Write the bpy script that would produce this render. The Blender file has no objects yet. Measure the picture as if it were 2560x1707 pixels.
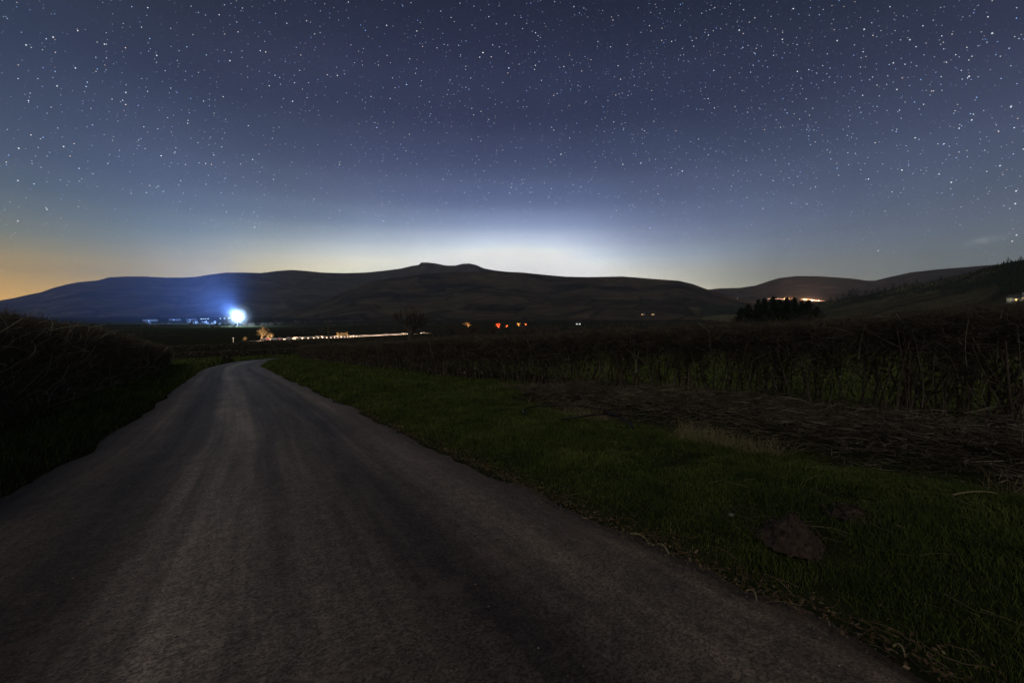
import bpy, math, random
import numpy as np
from mathutils import Vector

rng = np.random.default_rng(7)
random.seed(7)
S = bpy.context.scene
R = math.radians

# ------------------------------------------------------------------ camera
F = 16 / 36 * 2560                      # focal length in photo pixels
PITCH = math.atan((853.5 - 780) / F)
AZ = R(32.3)                            # the lane runs 32.3 degrees left of the view axis
SINA, COSA = math.sin(AZ), math.cos(AZ)
K = .0713                               # downhill slope of the lane
EYE = 1.5
cam_d = bpy.data.cameras.new('camera')
cam = bpy.data.objects.new('camera', cam_d)
S.collection.objects.link(cam)
cam_d.lens = 16
cam_d.sensor_width = 36
cam_d.clip_start = .05
cam_d.clip_end = 60000
cam.location = (0, 0, EYE)
cam.rotation_euler = (math.pi / 2 - PITCH, 0, 0)
S.camera = cam

# ------------------------------------------------------------------ render settings
S.view_settings.view_transform = 'Standard'
S.view_settings.look = 'None'
S.view_settings.exposure = 0
S.view_settings.gamma = 1
S.cycles.use_adaptive_sampling = False
S.cycles.use_denoising = True
S.cycles.max_bounces = 4
S.cycles.diffuse_bounces = 2
S.cycles.glossy_bounces = 2
S.cycles.volume_bounces = 0
S.cycles.sample_clamp_indirect = 2
S.cycles.sample_clamp_direct = 0


def lin(c):
    out = []
    for v in c:
        v = v / 255
        out.append(v / 12.92 if v <= .04045 else ((v + .055) / 1.055) ** 2.4)
    return out


def ray(xd, yd):
    """Direction through a point of the photo as displayed (2352 wide)."""
    u = (xd * 1.0884 - 1280) / F
    v = (853.5 - yd * 1.0884) / F
    c, s = math.cos(PITCH), math.sin(PITCH)
    return np.array([u, c + v * s, -s + v * c])


def az_slope(xd, yd):
    d = ray(xd, yd)
    return math.atan2(d[0], d[1]), d[2] / math.hypot(d[0], d[1])


# ------------------------------------------------------------------ world: night sky
W = bpy.data.worlds.new('World')
S.world = W
W.use_nodes = True
wt = W.node_tree
wt.nodes.clear()


class X:
    """A float socket with arithmetic that builds Math nodes."""
    def __init__(self, tree, sock):
        self.t, self.s = tree, sock

    def op(self, o, *a, clamp=False):
        n = self.t.nodes.new('ShaderNodeMath')
        n.operation = o
        n.use_clamp = clamp
        for i, v in enumerate((self,) + a):
            if isinstance(v, X):
                self.t.links.new(v.s, n.inputs[i])
            else:
                n.inputs[i].default_value = v
        return X(self.t, n.outputs[0])

    def __add__(self, o): return self.op('ADD', o)
    def __sub__(self, o): return self.op('SUBTRACT', o)
    def __mul__(self, o): return self.op('MULTIPLY', o)
    def __truediv__(self, o): return self.op('DIVIDE', o)
    def __pow__(self, o): return self.op('POWER', o)
    def less(self, o): return self.op('LESS_THAN', o)

    def step(self, a, b, c=0., d=1., smooth=True):
        n = self.t.nodes.new('ShaderNodeMapRange')
        n.interpolation_type = 'SMOOTHSTEP' if smooth else 'LINEAR'
        self.t.links.new(self.s, n.inputs[0])
        for i, v in enumerate((a, b, c, d)):
            n.inputs[i + 1].default_value = v
        return X(self.t, n.outputs[0])


def ramp(tree, fac, stops, interp='LINEAR'):
    n = tree.nodes.new('ShaderNodeValToRGB')
    n.color_ramp.interpolation = interp
    el = n.color_ramp.elements
    for i, (p, c) in enumerate(stops):
        e = el[i] if i < 2 else el.new(p)
        e.position = p
        e.color = (*c, 1)
    tree.links.new(fac.s if isinstance(fac, X) else fac, n.inputs[0])
    return n.outputs[0]


def mixc(tree, fac, a, b, mode='MIX'):
    n = tree.nodes.new('ShaderNodeMix')
    n.data_type = 'RGBA'
    n.blend_type = mode
    for idx, v in ((0, fac), (6, a), (7, b)):
        if isinstance(v, X):
            tree.links.new(v.s, n.inputs[idx])
        elif isinstance(v, (int, float)):
            n.inputs[idx].default_value = v
        elif isinstance(v, (tuple, list)):
            n.inputs[idx].default_value = (*v, 1)
        else:
            tree.links.new(v, n.inputs[idx])
    return n.outputs[2]


def vmath(tree, op, a, b=None):
    n = tree.nodes.new('ShaderNodeVectorMath')
    n.operation = op
    for i, v in enumerate((a, b)):
        if v is None:
            continue
        if isinstance(v, (tuple, list)):
            n.inputs[i].default_value = v
        elif isinstance(v, (int, float)):
            n.inputs[3].default_value = v
        else:
            tree.links.new(v, n.inputs[i])
    return n


SUN_EL, SUN_AZ = R(37), R(184)          # the moon: high behind the camera
tc = wt.nodes.new('ShaderNodeTexCoord')
nrm = vmath(wt, 'NORMALIZE', tc.outputs['Generated']).outputs[0]
sep = wt.nodes.new('ShaderNodeSeparateXYZ')
wt.links.new(nrm, sep.inputs[0])
dx, dy, dz = (X(wt, sep.outputs[i]) for i in range(3))
az = dx.op('ARCTAN2', dy) * (180 / math.pi)
el = dz.op('ARCSINE') * (180 / math.pi)
eln = el.step(-2, 43, 0, 1, smooth=False)


def sky_col(stops):
    return ramp(wt, eln, [((e + 2) / 45, lin(c)) for e, c in stops])


cols = [
    (-50, [(0, (196, 150, 66)), (2.7, (172, 138, 72)), (4.6, (146, 128, 84)), (6.5, (112, 114, 100)), (9.5, (86, 100, 108)), (14, (70, 84, 106)), (20, (56, 68, 92)), (32, (38, 49, 70))]),
    (-36, [(0, (170, 155, 115)), (4.3, (148, 146, 122)), (6, (128, 136, 130)), (8, (105, 122, 132)), (12, (84, 98, 124)), (20, (60, 70, 98)), (34, (37, 45, 68))]),
    (-24, [(0, (235, 225, 190)), (5.2, (214, 210, 192)), (6.5, (192, 198, 196)), (8, (158, 172, 186)), (10, (118, 136, 162)), (14, (86, 101, 134)), (20, (63, 73, 105)), (34, (36, 43, 67))]),
    (-11, [(0, (238, 228, 200)), (5.5, (226, 226, 215)), (7.2, (202, 213, 222)), (9, (160, 178, 206)), (11.5, (114, 130, 168)), (15, (84, 97, 136)), (21, (60, 69, 103)), (35, (34, 40, 65))]),
    (2.5, [(0, (240, 236, 222)), (5, (230, 234, 232)), (7.4, (222, 232, 242)), (9.2, (176, 194, 226)), (11.5, (120, 138, 182)), (15, (86, 101, 142)), (21, (58, 67, 101)), (35, (32, 38, 62))]),
    (13, [(0, (220, 214, 190)), (4.5, (200, 202, 194)), (6.4, (172, 186, 202)), (8.5, (134, 150, 184)), (11.5, (102, 117, 156)), (15, (80, 94, 130)), (21, (55, 65, 97)), (35, (31, 37, 60))]),
    (27, [(0, (134, 132, 112)), (4, (122, 126, 120)), (6.5, (108, 120, 136)), (9.5, (94, 108, 138)), (13, (80, 94, 126)), (20, (57, 67, 97)), (33, (31, 38, 60))]),
    (48, [(0, (104, 110, 106)), (5, (92, 102, 110)), (8, (86, 98, 116)), (14, (72, 84, 112)), (20, (58, 67, 95)), (31, (36, 43, 65))]),
    (95, [(0, (134, 132, 128)), (8, (124, 122, 118)), (20, (108, 106, 102)), (40, (84, 82, 80))]),
]
EG = np.array([0, 3, 5, 6.5, 8, 10, 12.5, 16, 21, 27, 34, 42])
raw = np.array([[[np.interp(e, [q[0] for q in st_], [lin(q[1])[ch] for q in st_]) for ch in range(3)] for e in EG] for _, st_ in cols[:-1]])
raz = np.array([q[0] for q in cols[:-1]], float)
AG = np.arange(-55, 60, 5.)
fine = np.arange(-90, 91, 1.)
tab = np.array([[np.interp(fine, raz, raw[:, i, ch]) for ch in range(3)] for i in range(len(EG))])   # el, ch, az
tab *= np.array([1.0, .955, .90])[None, :, None] * (.86 + 1.2 * np.exp(-EG / 7.5))[:, None, None]
tab *= 1 + .45 * np.exp(-((fine - 3) / 15.) ** 2)[None, None, :] * np.exp(-(EG / 9.) ** 2)[:, None, None]
ker = np.exp(-(np.arange(-12, 13) / 5.) ** 2)
ker /= ker.sum()
tab = np.apply_along_axis(lambda q: np.convolve(np.pad(q, 12, 'edge'), ker, 'valid'), 2, tab)


def column(a):
    return ramp(wt, eln, [((e + 2) / 45, [float(q) for q in tab[i, :, int(a + 90)]]) for i, e in enumerate(EG)], 'CARDINAL')


sky = column(AG[0])
for a0, a1 in zip(AG[:-1], AG[1:]):
    sky = mixc(wt, az.step(a0, a1, 0, 1, smooth=False), sky, column(a1))
back = az.op('ABSOLUTE').step(75, 130)
sky = mixc(wt, back, sky, sky_col(cols[-1][1]))


# broad mottling of airglow
def noise(tree, vec, scale, detail=2., rough=.5, dim='3D'):
    n = tree.nodes.new('ShaderNodeTexNoise')
    n.noise_dimensions = dim
    if vec is not None:
        tree.links.new(vec, n.inputs['Vector'])
    n.inputs['Scale'].default_value = scale
    n.inputs['Detail'].default_value = detail
    n.inputs['Roughness'].default_value = rough
    return X(tree, n.outputs['Fac'])


mott = noise(wt, nrm, 5.5, 4, .55).step(.3, .7, .955, 1.045)
mc = wt.nodes.new('ShaderNodeCombineColor')
for i in range(3):
    wt.links.new(mott.s, mc.inputs[i])
sky = mixc(wt, 1., sky, mc.outputs[0], 'MULTIPLY')

# stars: points of a 3-D cell pattern cut by the sphere of directions
milky = (dx * .62 + dy * .46 + dz * .63).op('ADD', 0.).step(.72, 1.0)


def star_layer(scale, rad, gain, expo, stretch, masked):
    mp = wt.nodes.new('ShaderNodeMapping')
    mp.inputs['Rotation'].default_value = (0, R(-16), R(10))
    mp.inputs['Scale'].default_value = (stretch, 1, 1)
    wt.links.new(nrm, mp.inputs[0])
    v = wt.nodes.new('ShaderNodeTexVoronoi')
    v.inputs['Scale'].default_value = scale
    wt.links.new(mp.outputs[0], v.inputs['Vector'])
    d = X(wt, v.outputs['Distance'])
    sc = wt.nodes.new('ShaderNodeSeparateColor')
    wt.links.new(v.outputs['Color'], sc.inputs[0])
    mag = X(wt, sc.outputs[0]) ** expo
    spot = d.step(rad * scale * .25, rad * scale, 1, 0)
    a = spot * mag * gain
    if masked:
        a = a * milky
    tint = ramp(wt, sc.outputs[1], [(0, (.22, .42, 1)), (.5, (.6, .78, 1)), (.85, (1, 1, 1)), (1, (1, .70, .55))])
    g = wt.nodes.new('ShaderNodeCombineColor')
    for i in range(3):
        wt.links.new(a.s, g.inputs[i])
    return mixc(wt, 1., tint, g.outputs[0], 'MULTIPLY')


fade = el.step(4, 14, .3, 1)
st = star_layer(230, .0008, 1.7, 3.6, .75, False)
st = mixc(wt, 1., st, star_layer(85, .00092, 2.5, 5., .7, False), 'ADD')
st = mixc(wt, 1., st, star_layer(205, .0009, 1.35, 3.6, .6, True), 'ADD')
fg = wt.nodes.new('ShaderNodeCombineColor')
for i in range(3):
    wt.links.new(fade.s, fg.inputs[i])
st = mixc(wt, 1., st, fg.outputs[0], 'MULTIPLY')
# the brighter stars, one direction each
bright = [(1698, 70, 1.), (1985, 68, .8), (2279, 77, 1), (2226, 176, 1), (2322, 246, .9), (2185, 419, 1), (2334, 439, 1), (1797, 91, .7),
          (672, 233, .8), (528, 140, .9), (775, 174, .7), (360, 128, .6), (122, 86, .7), (289, 213, .7), (146, 337, .8), (43, 341, .8),
          (41, 415, .5), (41, 508, .6), (108, 481, .5), (585, 522, .7), (888, 59, .7), (1102, 132, .6), (1288, 355, .7), (2297, 381, .8),
          (2332, 468, .9), (2325, 554, .7), (2335, 540, .8), (2232, 276, .8), (2203, 295, .6), (2060, 206, .5), (1923, 94, .6), (2090, 92, .5),
          (2052, 145, .5), (240, 102, .5), (60, 104, .5), (131, 198, .6), (2102, 317, .6), (2157, 400, .5), (2017, 576, .5), (880, 508, .5)]
bs = None
for x, y, m in bright:
    d = ray(x, y)
    d = d / np.linalg.norm(d)
    n = vmath(wt, 'DISTANCE', nrm, tuple(float(q) for q in d))
    a = X(wt, n.outputs['Value']).step(.0003, .0009 + .0005 * m, 1.0, 0)
    bs = a if bs is None else bs + a
bg_ = wt.nodes.new('ShaderNodeCombineColor')
for i in range(3):
    wt.links.new((bs * (1, .95, .9)[2 - i]).s, bg_.inputs[i])
st = mixc(wt, 1., st, bg_.outputs[0], 'ADD')
# thin wisp of cloud low on the right
wa, ws = az_slope(2268, 551)
ca, ce = math.degrees(wa), math.degrees(math.atan(ws))
wx = (az - ca) * .96 + (el - ce) * .22
wy = (el - ce) * .96 - (az - ca) * .22
wisp = ((wx * wx) * -.9 + (wy * wy) * -14).op('EXPONENT') * noise(wt, nrm, 60, 3).step(.35, .7, .3, 1) * .07
wg = wt.nodes.new('ShaderNodeCombineColor')
for i in range(3):
    wt.links.new((wisp * 1.6).s, wg.inputs[i])
sky = mixc(wt, 1., sky, wg.outputs[0], 'ADD')
sky = mixc(wt, 1., sky, st, 'ADD')
nish = wt.nodes.new('ShaderNodeTexSky')
nish.sky_type = 'NISHITA'
nish.sun_disc = False
nish.sun_elevation = SUN_EL
nish.sun_rotation = SUN_AZ
bg = wt.nodes.new('ShaderNodeBackground')
bg.inputs[1].default_value = 1.0
wt.links.new(sky, bg.inputs[0])
bg2 = wt.nodes.new('ShaderNodeBackground')
bg2.inputs[1].default_value = .0002     # the same sky by moonlight
wt.links.new(nish.outputs[0], bg2.inputs[0])
ad = wt.nodes.new('ShaderNodeAddShader')
wt.links.new(bg.outputs[0], ad.inputs[0])
wt.links.new(bg2.outputs[0], ad.inputs[1])
wo = wt.nodes.new('ShaderNodeOutputWorld')
wt.links.new(ad.outputs[0], wo.inputs[0])

# ------------------------------------------------------------------ moonlight
sd = bpy.data.lights.new('moon', 'SUN')
sd.energy = .42
sd.angle = R(10)
sd.color = (1, .89, .76)
so = bpy.data.objects.new('moon', sd)
S.collection.objects.link(so)
sv = Vector((math.sin(SUN_AZ) * math.cos(SUN_EL), math.cos(SUN_AZ) * math.cos(SUN_EL), math.sin(SUN_EL)))
so.rotation_euler = sv.to_track_quat('Z', 'Y').to_euler()
so.location = sv * 50


# ------------------------------------------------------------------ helpers
def link(o):
    S.collection.objects.link(o)
    return o


def tag(o, label=None, cat=None, group=None, kind=None):
    for k, v in (('label', label), ('category', cat), ('group', group), ('kind', kind)):
        if v:
            o[k] = v
    return o


def empty(name, loc, label, cat, group=None, rz=0.):
    o = link(bpy.data.objects.new(name, None))
    o.location = loc
    o.rotation_euler = (0, 0, rz)
    o.empty_display_size = .2
    return tag(o, label, cat, group)


def mesh_obj(name, V, Fq, mat, parent=None, smooth=False, uv=None):
    V = np.asarray(V, np.float32).reshape(-1, 3)
    Fq = np.asarray(Fq, np.int32)
    n = Fq.shape[1]
    me = bpy.data.meshes.new(name)
    me.vertices.add(len(V))
    me.vertices.foreach_set('co', V.ravel())
    me.loops.add(Fq.size)
    me.loops.foreach_set('vertex_index', Fq.ravel())
    me.polygons.add(len(Fq))
    me.polygons.foreach_set('loop_start', np.arange(0, Fq.size, n, dtype=np.int32))
    if smooth:
        me.polygons.foreach_set('use_smooth', np.ones(len(Fq), bool))
    if uv is not None:
        l = me.uv_layers.new(name='UVMap')
        l.data.foreach_set('uv', np.asarray(uv, np.float32)[Fq.ravel()].ravel())
    me.update(calc_edges=True)
    me.validate()
    me.materials.append(mat)
    o = link(bpy.data.objects.new(name, me))
    if parent:
        o.parent = parent
    return o


def join(parts):
    V, Fq, k = [], [], 0
    for v, f in parts:
        V.append(v)
        Fq.append(f + k)
        k += len(v)
    return np.concatenate(V), np.concatenate(Fq)


def tubes(A, B, C, r0, r1, k=2, sides=3):
    """N tapered bent sticks as quads; A, B, C are Bezier points (N,3)."""
    A, B, C = (np.asarray(q, float).reshape(-1, 3) for q in (A, B, C))
    N = len(A)
    r0 = np.broadcast_to(np.asarray(r0, float), (N,))
    r1 = np.broadcast_to(np.asarray(r1, float), (N,))
    T = C - A
    T /= np.linalg.norm(T, axis=1, keepdims=True) + 1e-9
    ref = rng.normal(size=(N, 3))
    U = np.cross(T, ref)
    U /= np.linalg.norm(U, axis=1, keepdims=True) + 1e-9
    Wv = np.cross(T, U)
    u = np.linspace(0, 1, k + 1)[None, :, None]
    P = (1 - u) ** 2 * A[:, None] + 2 * u * (1 - u) * B[:, None] + u ** 2 * C[:, None]
    rad = r0[:, None] * (1 - u[..., 0]) + r1[:, None] * u[..., 0]
    a = np.arange(sides) * 2 * math.pi / sides
    ring = np.cos(a)[None, None, :, None] * U[:, None, None] + np.sin(a)[None, None, :, None] * Wv[:, None, None]
    V = P[:, :, None] + ring * rad[:, :, None, None]
    V = V.reshape(-1, 3)
    base = (np.arange(N) * (k + 1) * sides)[:, None, None]
    i = (np.arange(k) * sides)[None, :, None]
    j = np.arange(sides)[None, None]
    j2 = (j + 1) % sides
    f = np.stack([base + i + j, base + i + j2, base + i + sides + j2, base + i + sides + j], -1)
    return V, f.reshape(-1, 4)


def box(c, h, rz=0.):
    c, h = np.array(c, float), np.array(h, float)
    s = np.array([[x, y, z] for z in (-1, 1) for y in (-1, 1) for x in (-1, 1)], float) * h
    co, si = math.cos(rz), math.sin(rz)
    s = np.stack([s[:, 0] * co - s[:, 1] * si, s[:, 0] * si + s[:, 1] * co, s[:, 2]], -1)
    return s + c, np.array([[0, 2, 3, 1], [4, 5, 7, 6], [0, 1, 5, 4], [2, 6, 7, 3], [0, 4, 6, 2], [1, 3, 7, 5]])


def grid_faces(n, m, wrap=False):
    i = np.arange(n - 1)[:, None]
    j = np.arange(m if wrap else m - 1)[None]
    j2 = (j + 1) % m
    return np.stack([i * m + j, i * m + j2, (i + 1) * m + j2, (i + 1) * m + j], -1).reshape(-1, 4)


def sphere(c, r, n=8, m=12, lump=0.):
    th = np.linspace(.02, math.pi - .02, n)[:, None]
    ph = (np.arange(m) * 2 * math.pi / m)[None]
    q = np.stack([np.sin(th) * np.cos(ph), np.sin(th) * np.sin(ph), np.cos(th) + 0 * ph], -1)
    q = q * (1 + lump * rng.normal(size=(n, m, 1)))
    return (q * np.array(r) + np.array(c)).reshape(-1, 3), grid_faces(n, m, True)


def vnoise(x, y, scale, seed=0, octaves=3):
    """Smooth value noise in -1..1."""
    out, amp, tot = 0, 1., 0.
    for o in range(octaves):
        q = np.random.default_rng(seed * 31 + o).uniform(-1, 1, (64, 64))
        u, v = x / scale * 2 ** o, y / scale * 2 ** o
        i, j = np.floor(u).astype(int), np.floor(v).astype(int)
        a, b = u - i, v - j
        a, b = a * a * (3 - 2 * a), b * b * (3 - 2 * b)
        g = lambda p, r: q[(i + p) % 64, (j + r) % 64]
        out = out + amp * ((g(0, 0) * (1 - a) + g(1, 0) * a) * (1 - b) + (g(0, 1) * (1 - a) + g(1, 1) * a) * b)
        tot += amp
        amp *= .5
    return out / tot


# ------------------------------------------------------------------ materials
def mat(name, stops, scale=3., detail=5., rough=.9, spec=.2, island=False, emit=None, bump=0., coord='Object', extra=None):
    m = bpy.data.materials.new(name)
    m.use_nodes = True
    t = m.node_tree
    p = t.nodes['Principled BSDF']
    p.inputs['Roughness'].default_value = rough
    p.inputs['Specular IOR Level'].default_value = spec
    if emit:
        p.inputs['Base Color'].default_value = (*emit[0], 1)
        p.inputs['Emission Color'].default_value = (*emit[0], 1)
        p.inputs['Emission Strength'].default_value = emit[1]
        return m
    c = t.nodes.new('ShaderNodeTexCoord')
    if island:
        g = t.nodes.new('ShaderNodeNewGeometry')
        fac = X(t, g.outputs['Random Per Island'])
        fac = fac * .5 + noise(t, c.outputs[coord], scale, 4, .65).step(.25, .75, 0, 1, smooth=False) * .5
    else:
        fac = noise(t, c.outputs[coord], scale, detail, .6)
        fac = fac.step(.25, .75, 0, 1, smooth=False)
    col = ramp(t, fac, stops)
    if extra:
        col = extra(t, c.outputs[coord], col)
    t.links.new(col, p.inputs['Base Color'])
    if bump:
        b = t.nodes.new('ShaderNodeBump')
        b.inputs['Strength'].default_value = bump
        b.inputs['Distance'].default_value = .02
        t.links.new(noise(t, c.outputs[coord], scale * 8, 4).s, b.inputs['Height'])
        t.links.new(b.outputs[0], p.inputs['Normal'])
    return m


M = {}
M['twig'] = mat('hawthorn_twig', [(0, (.03, .026, .018)), (.6, (.095, .082, .060)), (.9, (.20, .178, .135)), (1, (.40, .37, .29))], 2, island=True)
M['pale_stem'] = mat('lichen_stem', [(0, (.09, .085, .055)), (.6, (.24, .23, .17)), (1, (.55, .56, .44))], .8, island=True)
M['stem'] = mat('hedge_stem', [(0, (.05, .04, .03)), (1, (.17, .145, .11))], 8)
M['bark'] = mat('bark', [(0, (.035, .028, .022)), (1, (.1, .085, .065))], 4)
M['grass'] = mat('grass_blade', [(0, (.008, .014, .003)), (.42, (.036, .058, .009)), (.72, (.082, .108, .018)), (.93, (.17, .17, .05)), (1, (.28, .25, .14))], 1.0, island=True, rough=.7)
M['pasture'] = mat('pasture_blade', [(0, (.04, .062, .009)), (.6, (.095, .13, .022)), (1, (.2, .22, .08))], 1.2, island=True, rough=.7)
M['straw'] = mat('dry_straw', [(0, (.12, .1, .05)), (.6, (.26, .22, .12)), (1, (.48, .42, .25))], 3, island=True)
M['brash'] = mat('cut_brash', [(0, (.03, .025, .018)), (.6, (.12, .10, .075)), (1, (.55, .5, .38))], 3, island=True)
M['leaf'] = mat('fallen_leaf', [(0, (.05, .03, .018)), (.6, (.15, .1, .06)), (1, (.38, .3, .18))], 4, island=True)
M['soil'] = mat('molehill_soil', [(0, (.022, .016, .012)), (.5, (.075, .053, .042)), (1, (.15, .11, .085))], 26, bump=.8)
M['hose'] = mat('black_hose', [(0, (.006, .006, .007)), (1, (.012, .012, .013))], 6, rough=.45, spec=.4)
M['stone'] = mat('grey_stone', [(0, (.1, .095, .085)), (1, (.24, .23, .21))], 14)
M['conifer'] = mat('conifer_needle', [(0, (.012, .02, .012)), (1, (.035, .05, .03))], .8, island=True)
M['wall'] = mat('rendered_wall', [(0, (.42, .40, .35)), (1, (.58, .56, .5))], 2)
M['roof'] = mat('slate_roof', [(0, (.06, .06, .065)), (1, (.12, .12, .125))], 3)
M['wood'] = mat('weathered_wood', [(0, (.06, .05, .04)), (1, (.16, .14, .11))], 5)
M['metal'] = mat('galvanised_metal', [(0, (.3, .31, .32)), (1, (.45, .46, .47))], 5, rough=.5, spec=.5)
M['paint'] = mat('car_paint', [(0, (.5, .48, .46)), (1, (.62, .6, .58))], 1, rough=.35, spec=.5)
M['tyre'] = mat('tyre_rubber', [(0, (.015, .015, .015)), (1, (.03, .03, .03))], 6)
M['white'] = mat('white_board', [(0, (.75, .74, .7)), (1, (.85, .84, .8))], 6)
M['head'] = mat('trail_glow', None, emit=((1, .66, .42), 9))
M['tail'] = mat('tail_lamp_glow', None, emit=((1, .05, .02), 6))
M['far_head'] = mat('distant_headlamp_glow', None, emit=((1, .46, .28), 26))
M['far_tail'] = mat('distant_tail_lamp_glow', None, emit=((1, .12, .05), 110))
M['flood'] = mat('floodlight_lens', None, emit=((.75, .87, 1), 60))
M['amber'] = mat('lit_window_amber', None, emit=((1, .55, .16), 3.2))
M['cool'] = mat('lit_window_white', None, emit=((.85, .95, 1), 4.))
M['red'] = mat('red_lamp_glow', None, emit=((1, .06, .02), 18))
M['cyan'] = mat('cool_lamp_glow', None, emit=((.6, .85, 1), 9))
M['dim'] = mat('dim_shed_window', None, emit=((.6, .8, 1), .9))


def ground_extra(t, vec, col):
    # pasture patches, hedgerow-dark blotches and bare earth
    a = noise(t, vec, .012, 4, .6).step(.42, .58)
    col = mixc(t, a * .5, col, (.034, .036, .018))
    b = noise(t, vec, .05, 5, .7).step(.55, .68)
    return mixc(t, b * .5, col, (.016, .018, .012))


M['ground'] = mat('pasture_ground', [(0, (.018, .018, .010)), (.5, (.026, .029, .014)), (1, (.038, .043, .019))], 3.5, 8, spec=0., extra=ground_extra, bump=.5)


def hill_mat(name, base, dark, light, s, thr=.56):
    def ex(t, vec, col):
        a = noise(t, vec, s, 6, .62).step(thr - .05, thr + .05)
        col = mixc(t, a * .8, col, dark)
        b = noise(t, vec, s * 2.7, 4, .55).step(.55, .66)
        col = mixc(t, b * .7, col, light)
        mp = t.nodes.new('ShaderNodeMapping')
        mp.inputs['Scale'].default_value = (1, 1, 6)
        t.links.new(vec, mp.inputs[0])
        vo = t.nodes.new('ShaderNodeTexVoronoi')
        vo.inputs['Scale'].default_value = .0055
        mq = t.nodes.new('ShaderNodeMapping')
        mq.inputs['Scale'].default_value = (1, .8, .2)
        mq.inputs['Rotation'].default_value = (0, 0, .4)
        t.links.new(vec, mq.inputs[0])
        t.links.new(mq.outputs[0], vo.inputs['Vector'])
        ve = t.nodes.new('ShaderNodeTexVoronoi')
        ve.feature = 'DISTANCE_TO_EDGE'
        ve.inputs['Scale'].default_value = .0055
        t.links.new(mq.outputs[0], ve.inputs['Vector'])
        vsep = t.nodes.new('ShaderNodeSeparateColor')
        t.links.new(vo.outputs['Color'], vsep.inputs[0])
        zz = t.nodes.new('ShaderNodeSeparateXYZ')
        t.links.new(vec, zz.inputs[0])
        low = X(t, zz.outputs[2]).step(40, 130, 1, 0)
        fcol = ramp(t, vsep.outputs[0], [(0, tuple(v * .8 for v in dark)), (.5, base), (.75, tuple(v * 1.1 for v in light)), (1, tuple(v * .8 for v in base))])
        col = mixc(t, low * .42, col, fcol)
        hedge_line = X(t, ve.outputs['Distance']).step(.02, .06, 1, 0)
        col = mixc(t, hedge_line * low * .55, col, (.012, .013, .010))
        c2 = noise(t, mp.outputs[0], s * 4, 5, .7).step(.35, .65, .75, 1.2)
        g = t.nodes.new('ShaderNodeCombineColor')
        for i in range(3):
            t.links.new(c2.s, g.inputs[i])
        return mixc(t, 1., col, g.outputs[0], 'MULTIPLY')
    return mat(name, [(0, tuple(v * .7 for v in base)), (1, tuple(v * 1.25 for v in base))], s * 5, 6, spec=0., extra=ex)


# ------------------------------------------------------------------ the lane in plan (t across, s along)
LEFT = [(-4.2, -9), (-3.2, -2), (-2.6, 3), (-2.13, 7.1), (-1.85, 10), (-1.76, 20), (-1.76, 34), (-1.72, 44), (-1.5, 50), (-.7, 57), (.5, 66), (2.2, 73), (5.2, 79.5), (10, 83.6), (20, 86), (34, 87.5), (60, 90)]
RIGHT = [(2.5, -9), (2.45, -2), (2.43, 3), (2.43, 7.1), (2.45, 10), (2.47, 20), (2.48, 34), (2.6, 44), (2.9, 50), (3.7, 56), (5.1, 63.5), (6.8, 69.5), (9.2, 75), (13, 79), (21, 81.7), (34, 83.2), (60, 85.7)]


def cat(pts, n):
    p = np.array(pts, float)
    p = np.vstack([2 * p[0] - p[1], p, 2 * p[-1] - p[-2]])
    u = np.linspace(0, len(pts) - 1 - 1e-6, n)
    i = np.floor(u).astype(int)
    f = (u - i)[:, None]
    a, b, c, d = p[i], p[i + 1], p[i + 2], p[i + 3]
    return .5 * (2 * b + (c - a) * f + (2 * a - 5 * b + 4 * c - d) * f ** 2 + (3 * b - a - 3 * c + d) * f ** 3)


LEFT = [(t - (.08 if s < 40 else 0), s) for t, s in LEFT]
RIGHT = [(t + (.17 if s < 40 else .06), s) for t, s in RIGHT]
LE, RE = cat(LEFT, 240), cat(RIGHT, 240)
CE, HW = (LE + RE) / 2, np.linalg.norm(RE - LE, axis=1) / 2


def st2xy(s, t):
    return -s * SINA + t * COSA, s * COSA + t * SINA


def xy2st(x, y):
    return -x * SINA + y * COSA, x * COSA + y * SINA


def road_dist(s, t):
    """Distance outside the lane edge (negative on the lane)."""
    s, t = np.atleast_1d(s).astype(float), np.atleast_1d(t).astype(float)
    out = np.full(s.shape, 99.)
    near = np.where((s > -14) & (s < 110) & (t > -30) & (t < 75))[0]
    for k in range(0, len(near), 20000):
        q = near[k:k + 20000]
        d = np.hypot(CE[None, :, 0] - t[q, None], CE[None, :, 1] - s[q, None]) - HW[None]
        out[q] = d.min(1)
    # straight part: exact
    tl, tr = np.interp(s, LE[:, 1], LE[:, 0]), np.interp(s, RE[:, 1], RE[:, 0])
    ex = np.maximum(tl - t, t - tr)
    w = (s < 46) & (s > -14)
    return np.where(w, ex, out)


def base_z(x, y):
    x, y = np.asarray(x, float), np.asarray(y, float)
    s, t = xy2st(x, y)
    r = np.hypot(x, y)
    f = np.where(s < 90, -K * s, -K * 90 - .0425 * (s - 90))
    f = np.where(s < -20, -K * -20 + (s + 20) * -.02, f)
    f = np.where(s > 440, -21.3 - 5 * (1 - np.exp(-(s - 440) / 200)), f)
    u = np.clip((r - 550) / 1000, 0, 1)
    f = f + u * u * (3 - 2 * u) * 6
    return f


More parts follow.
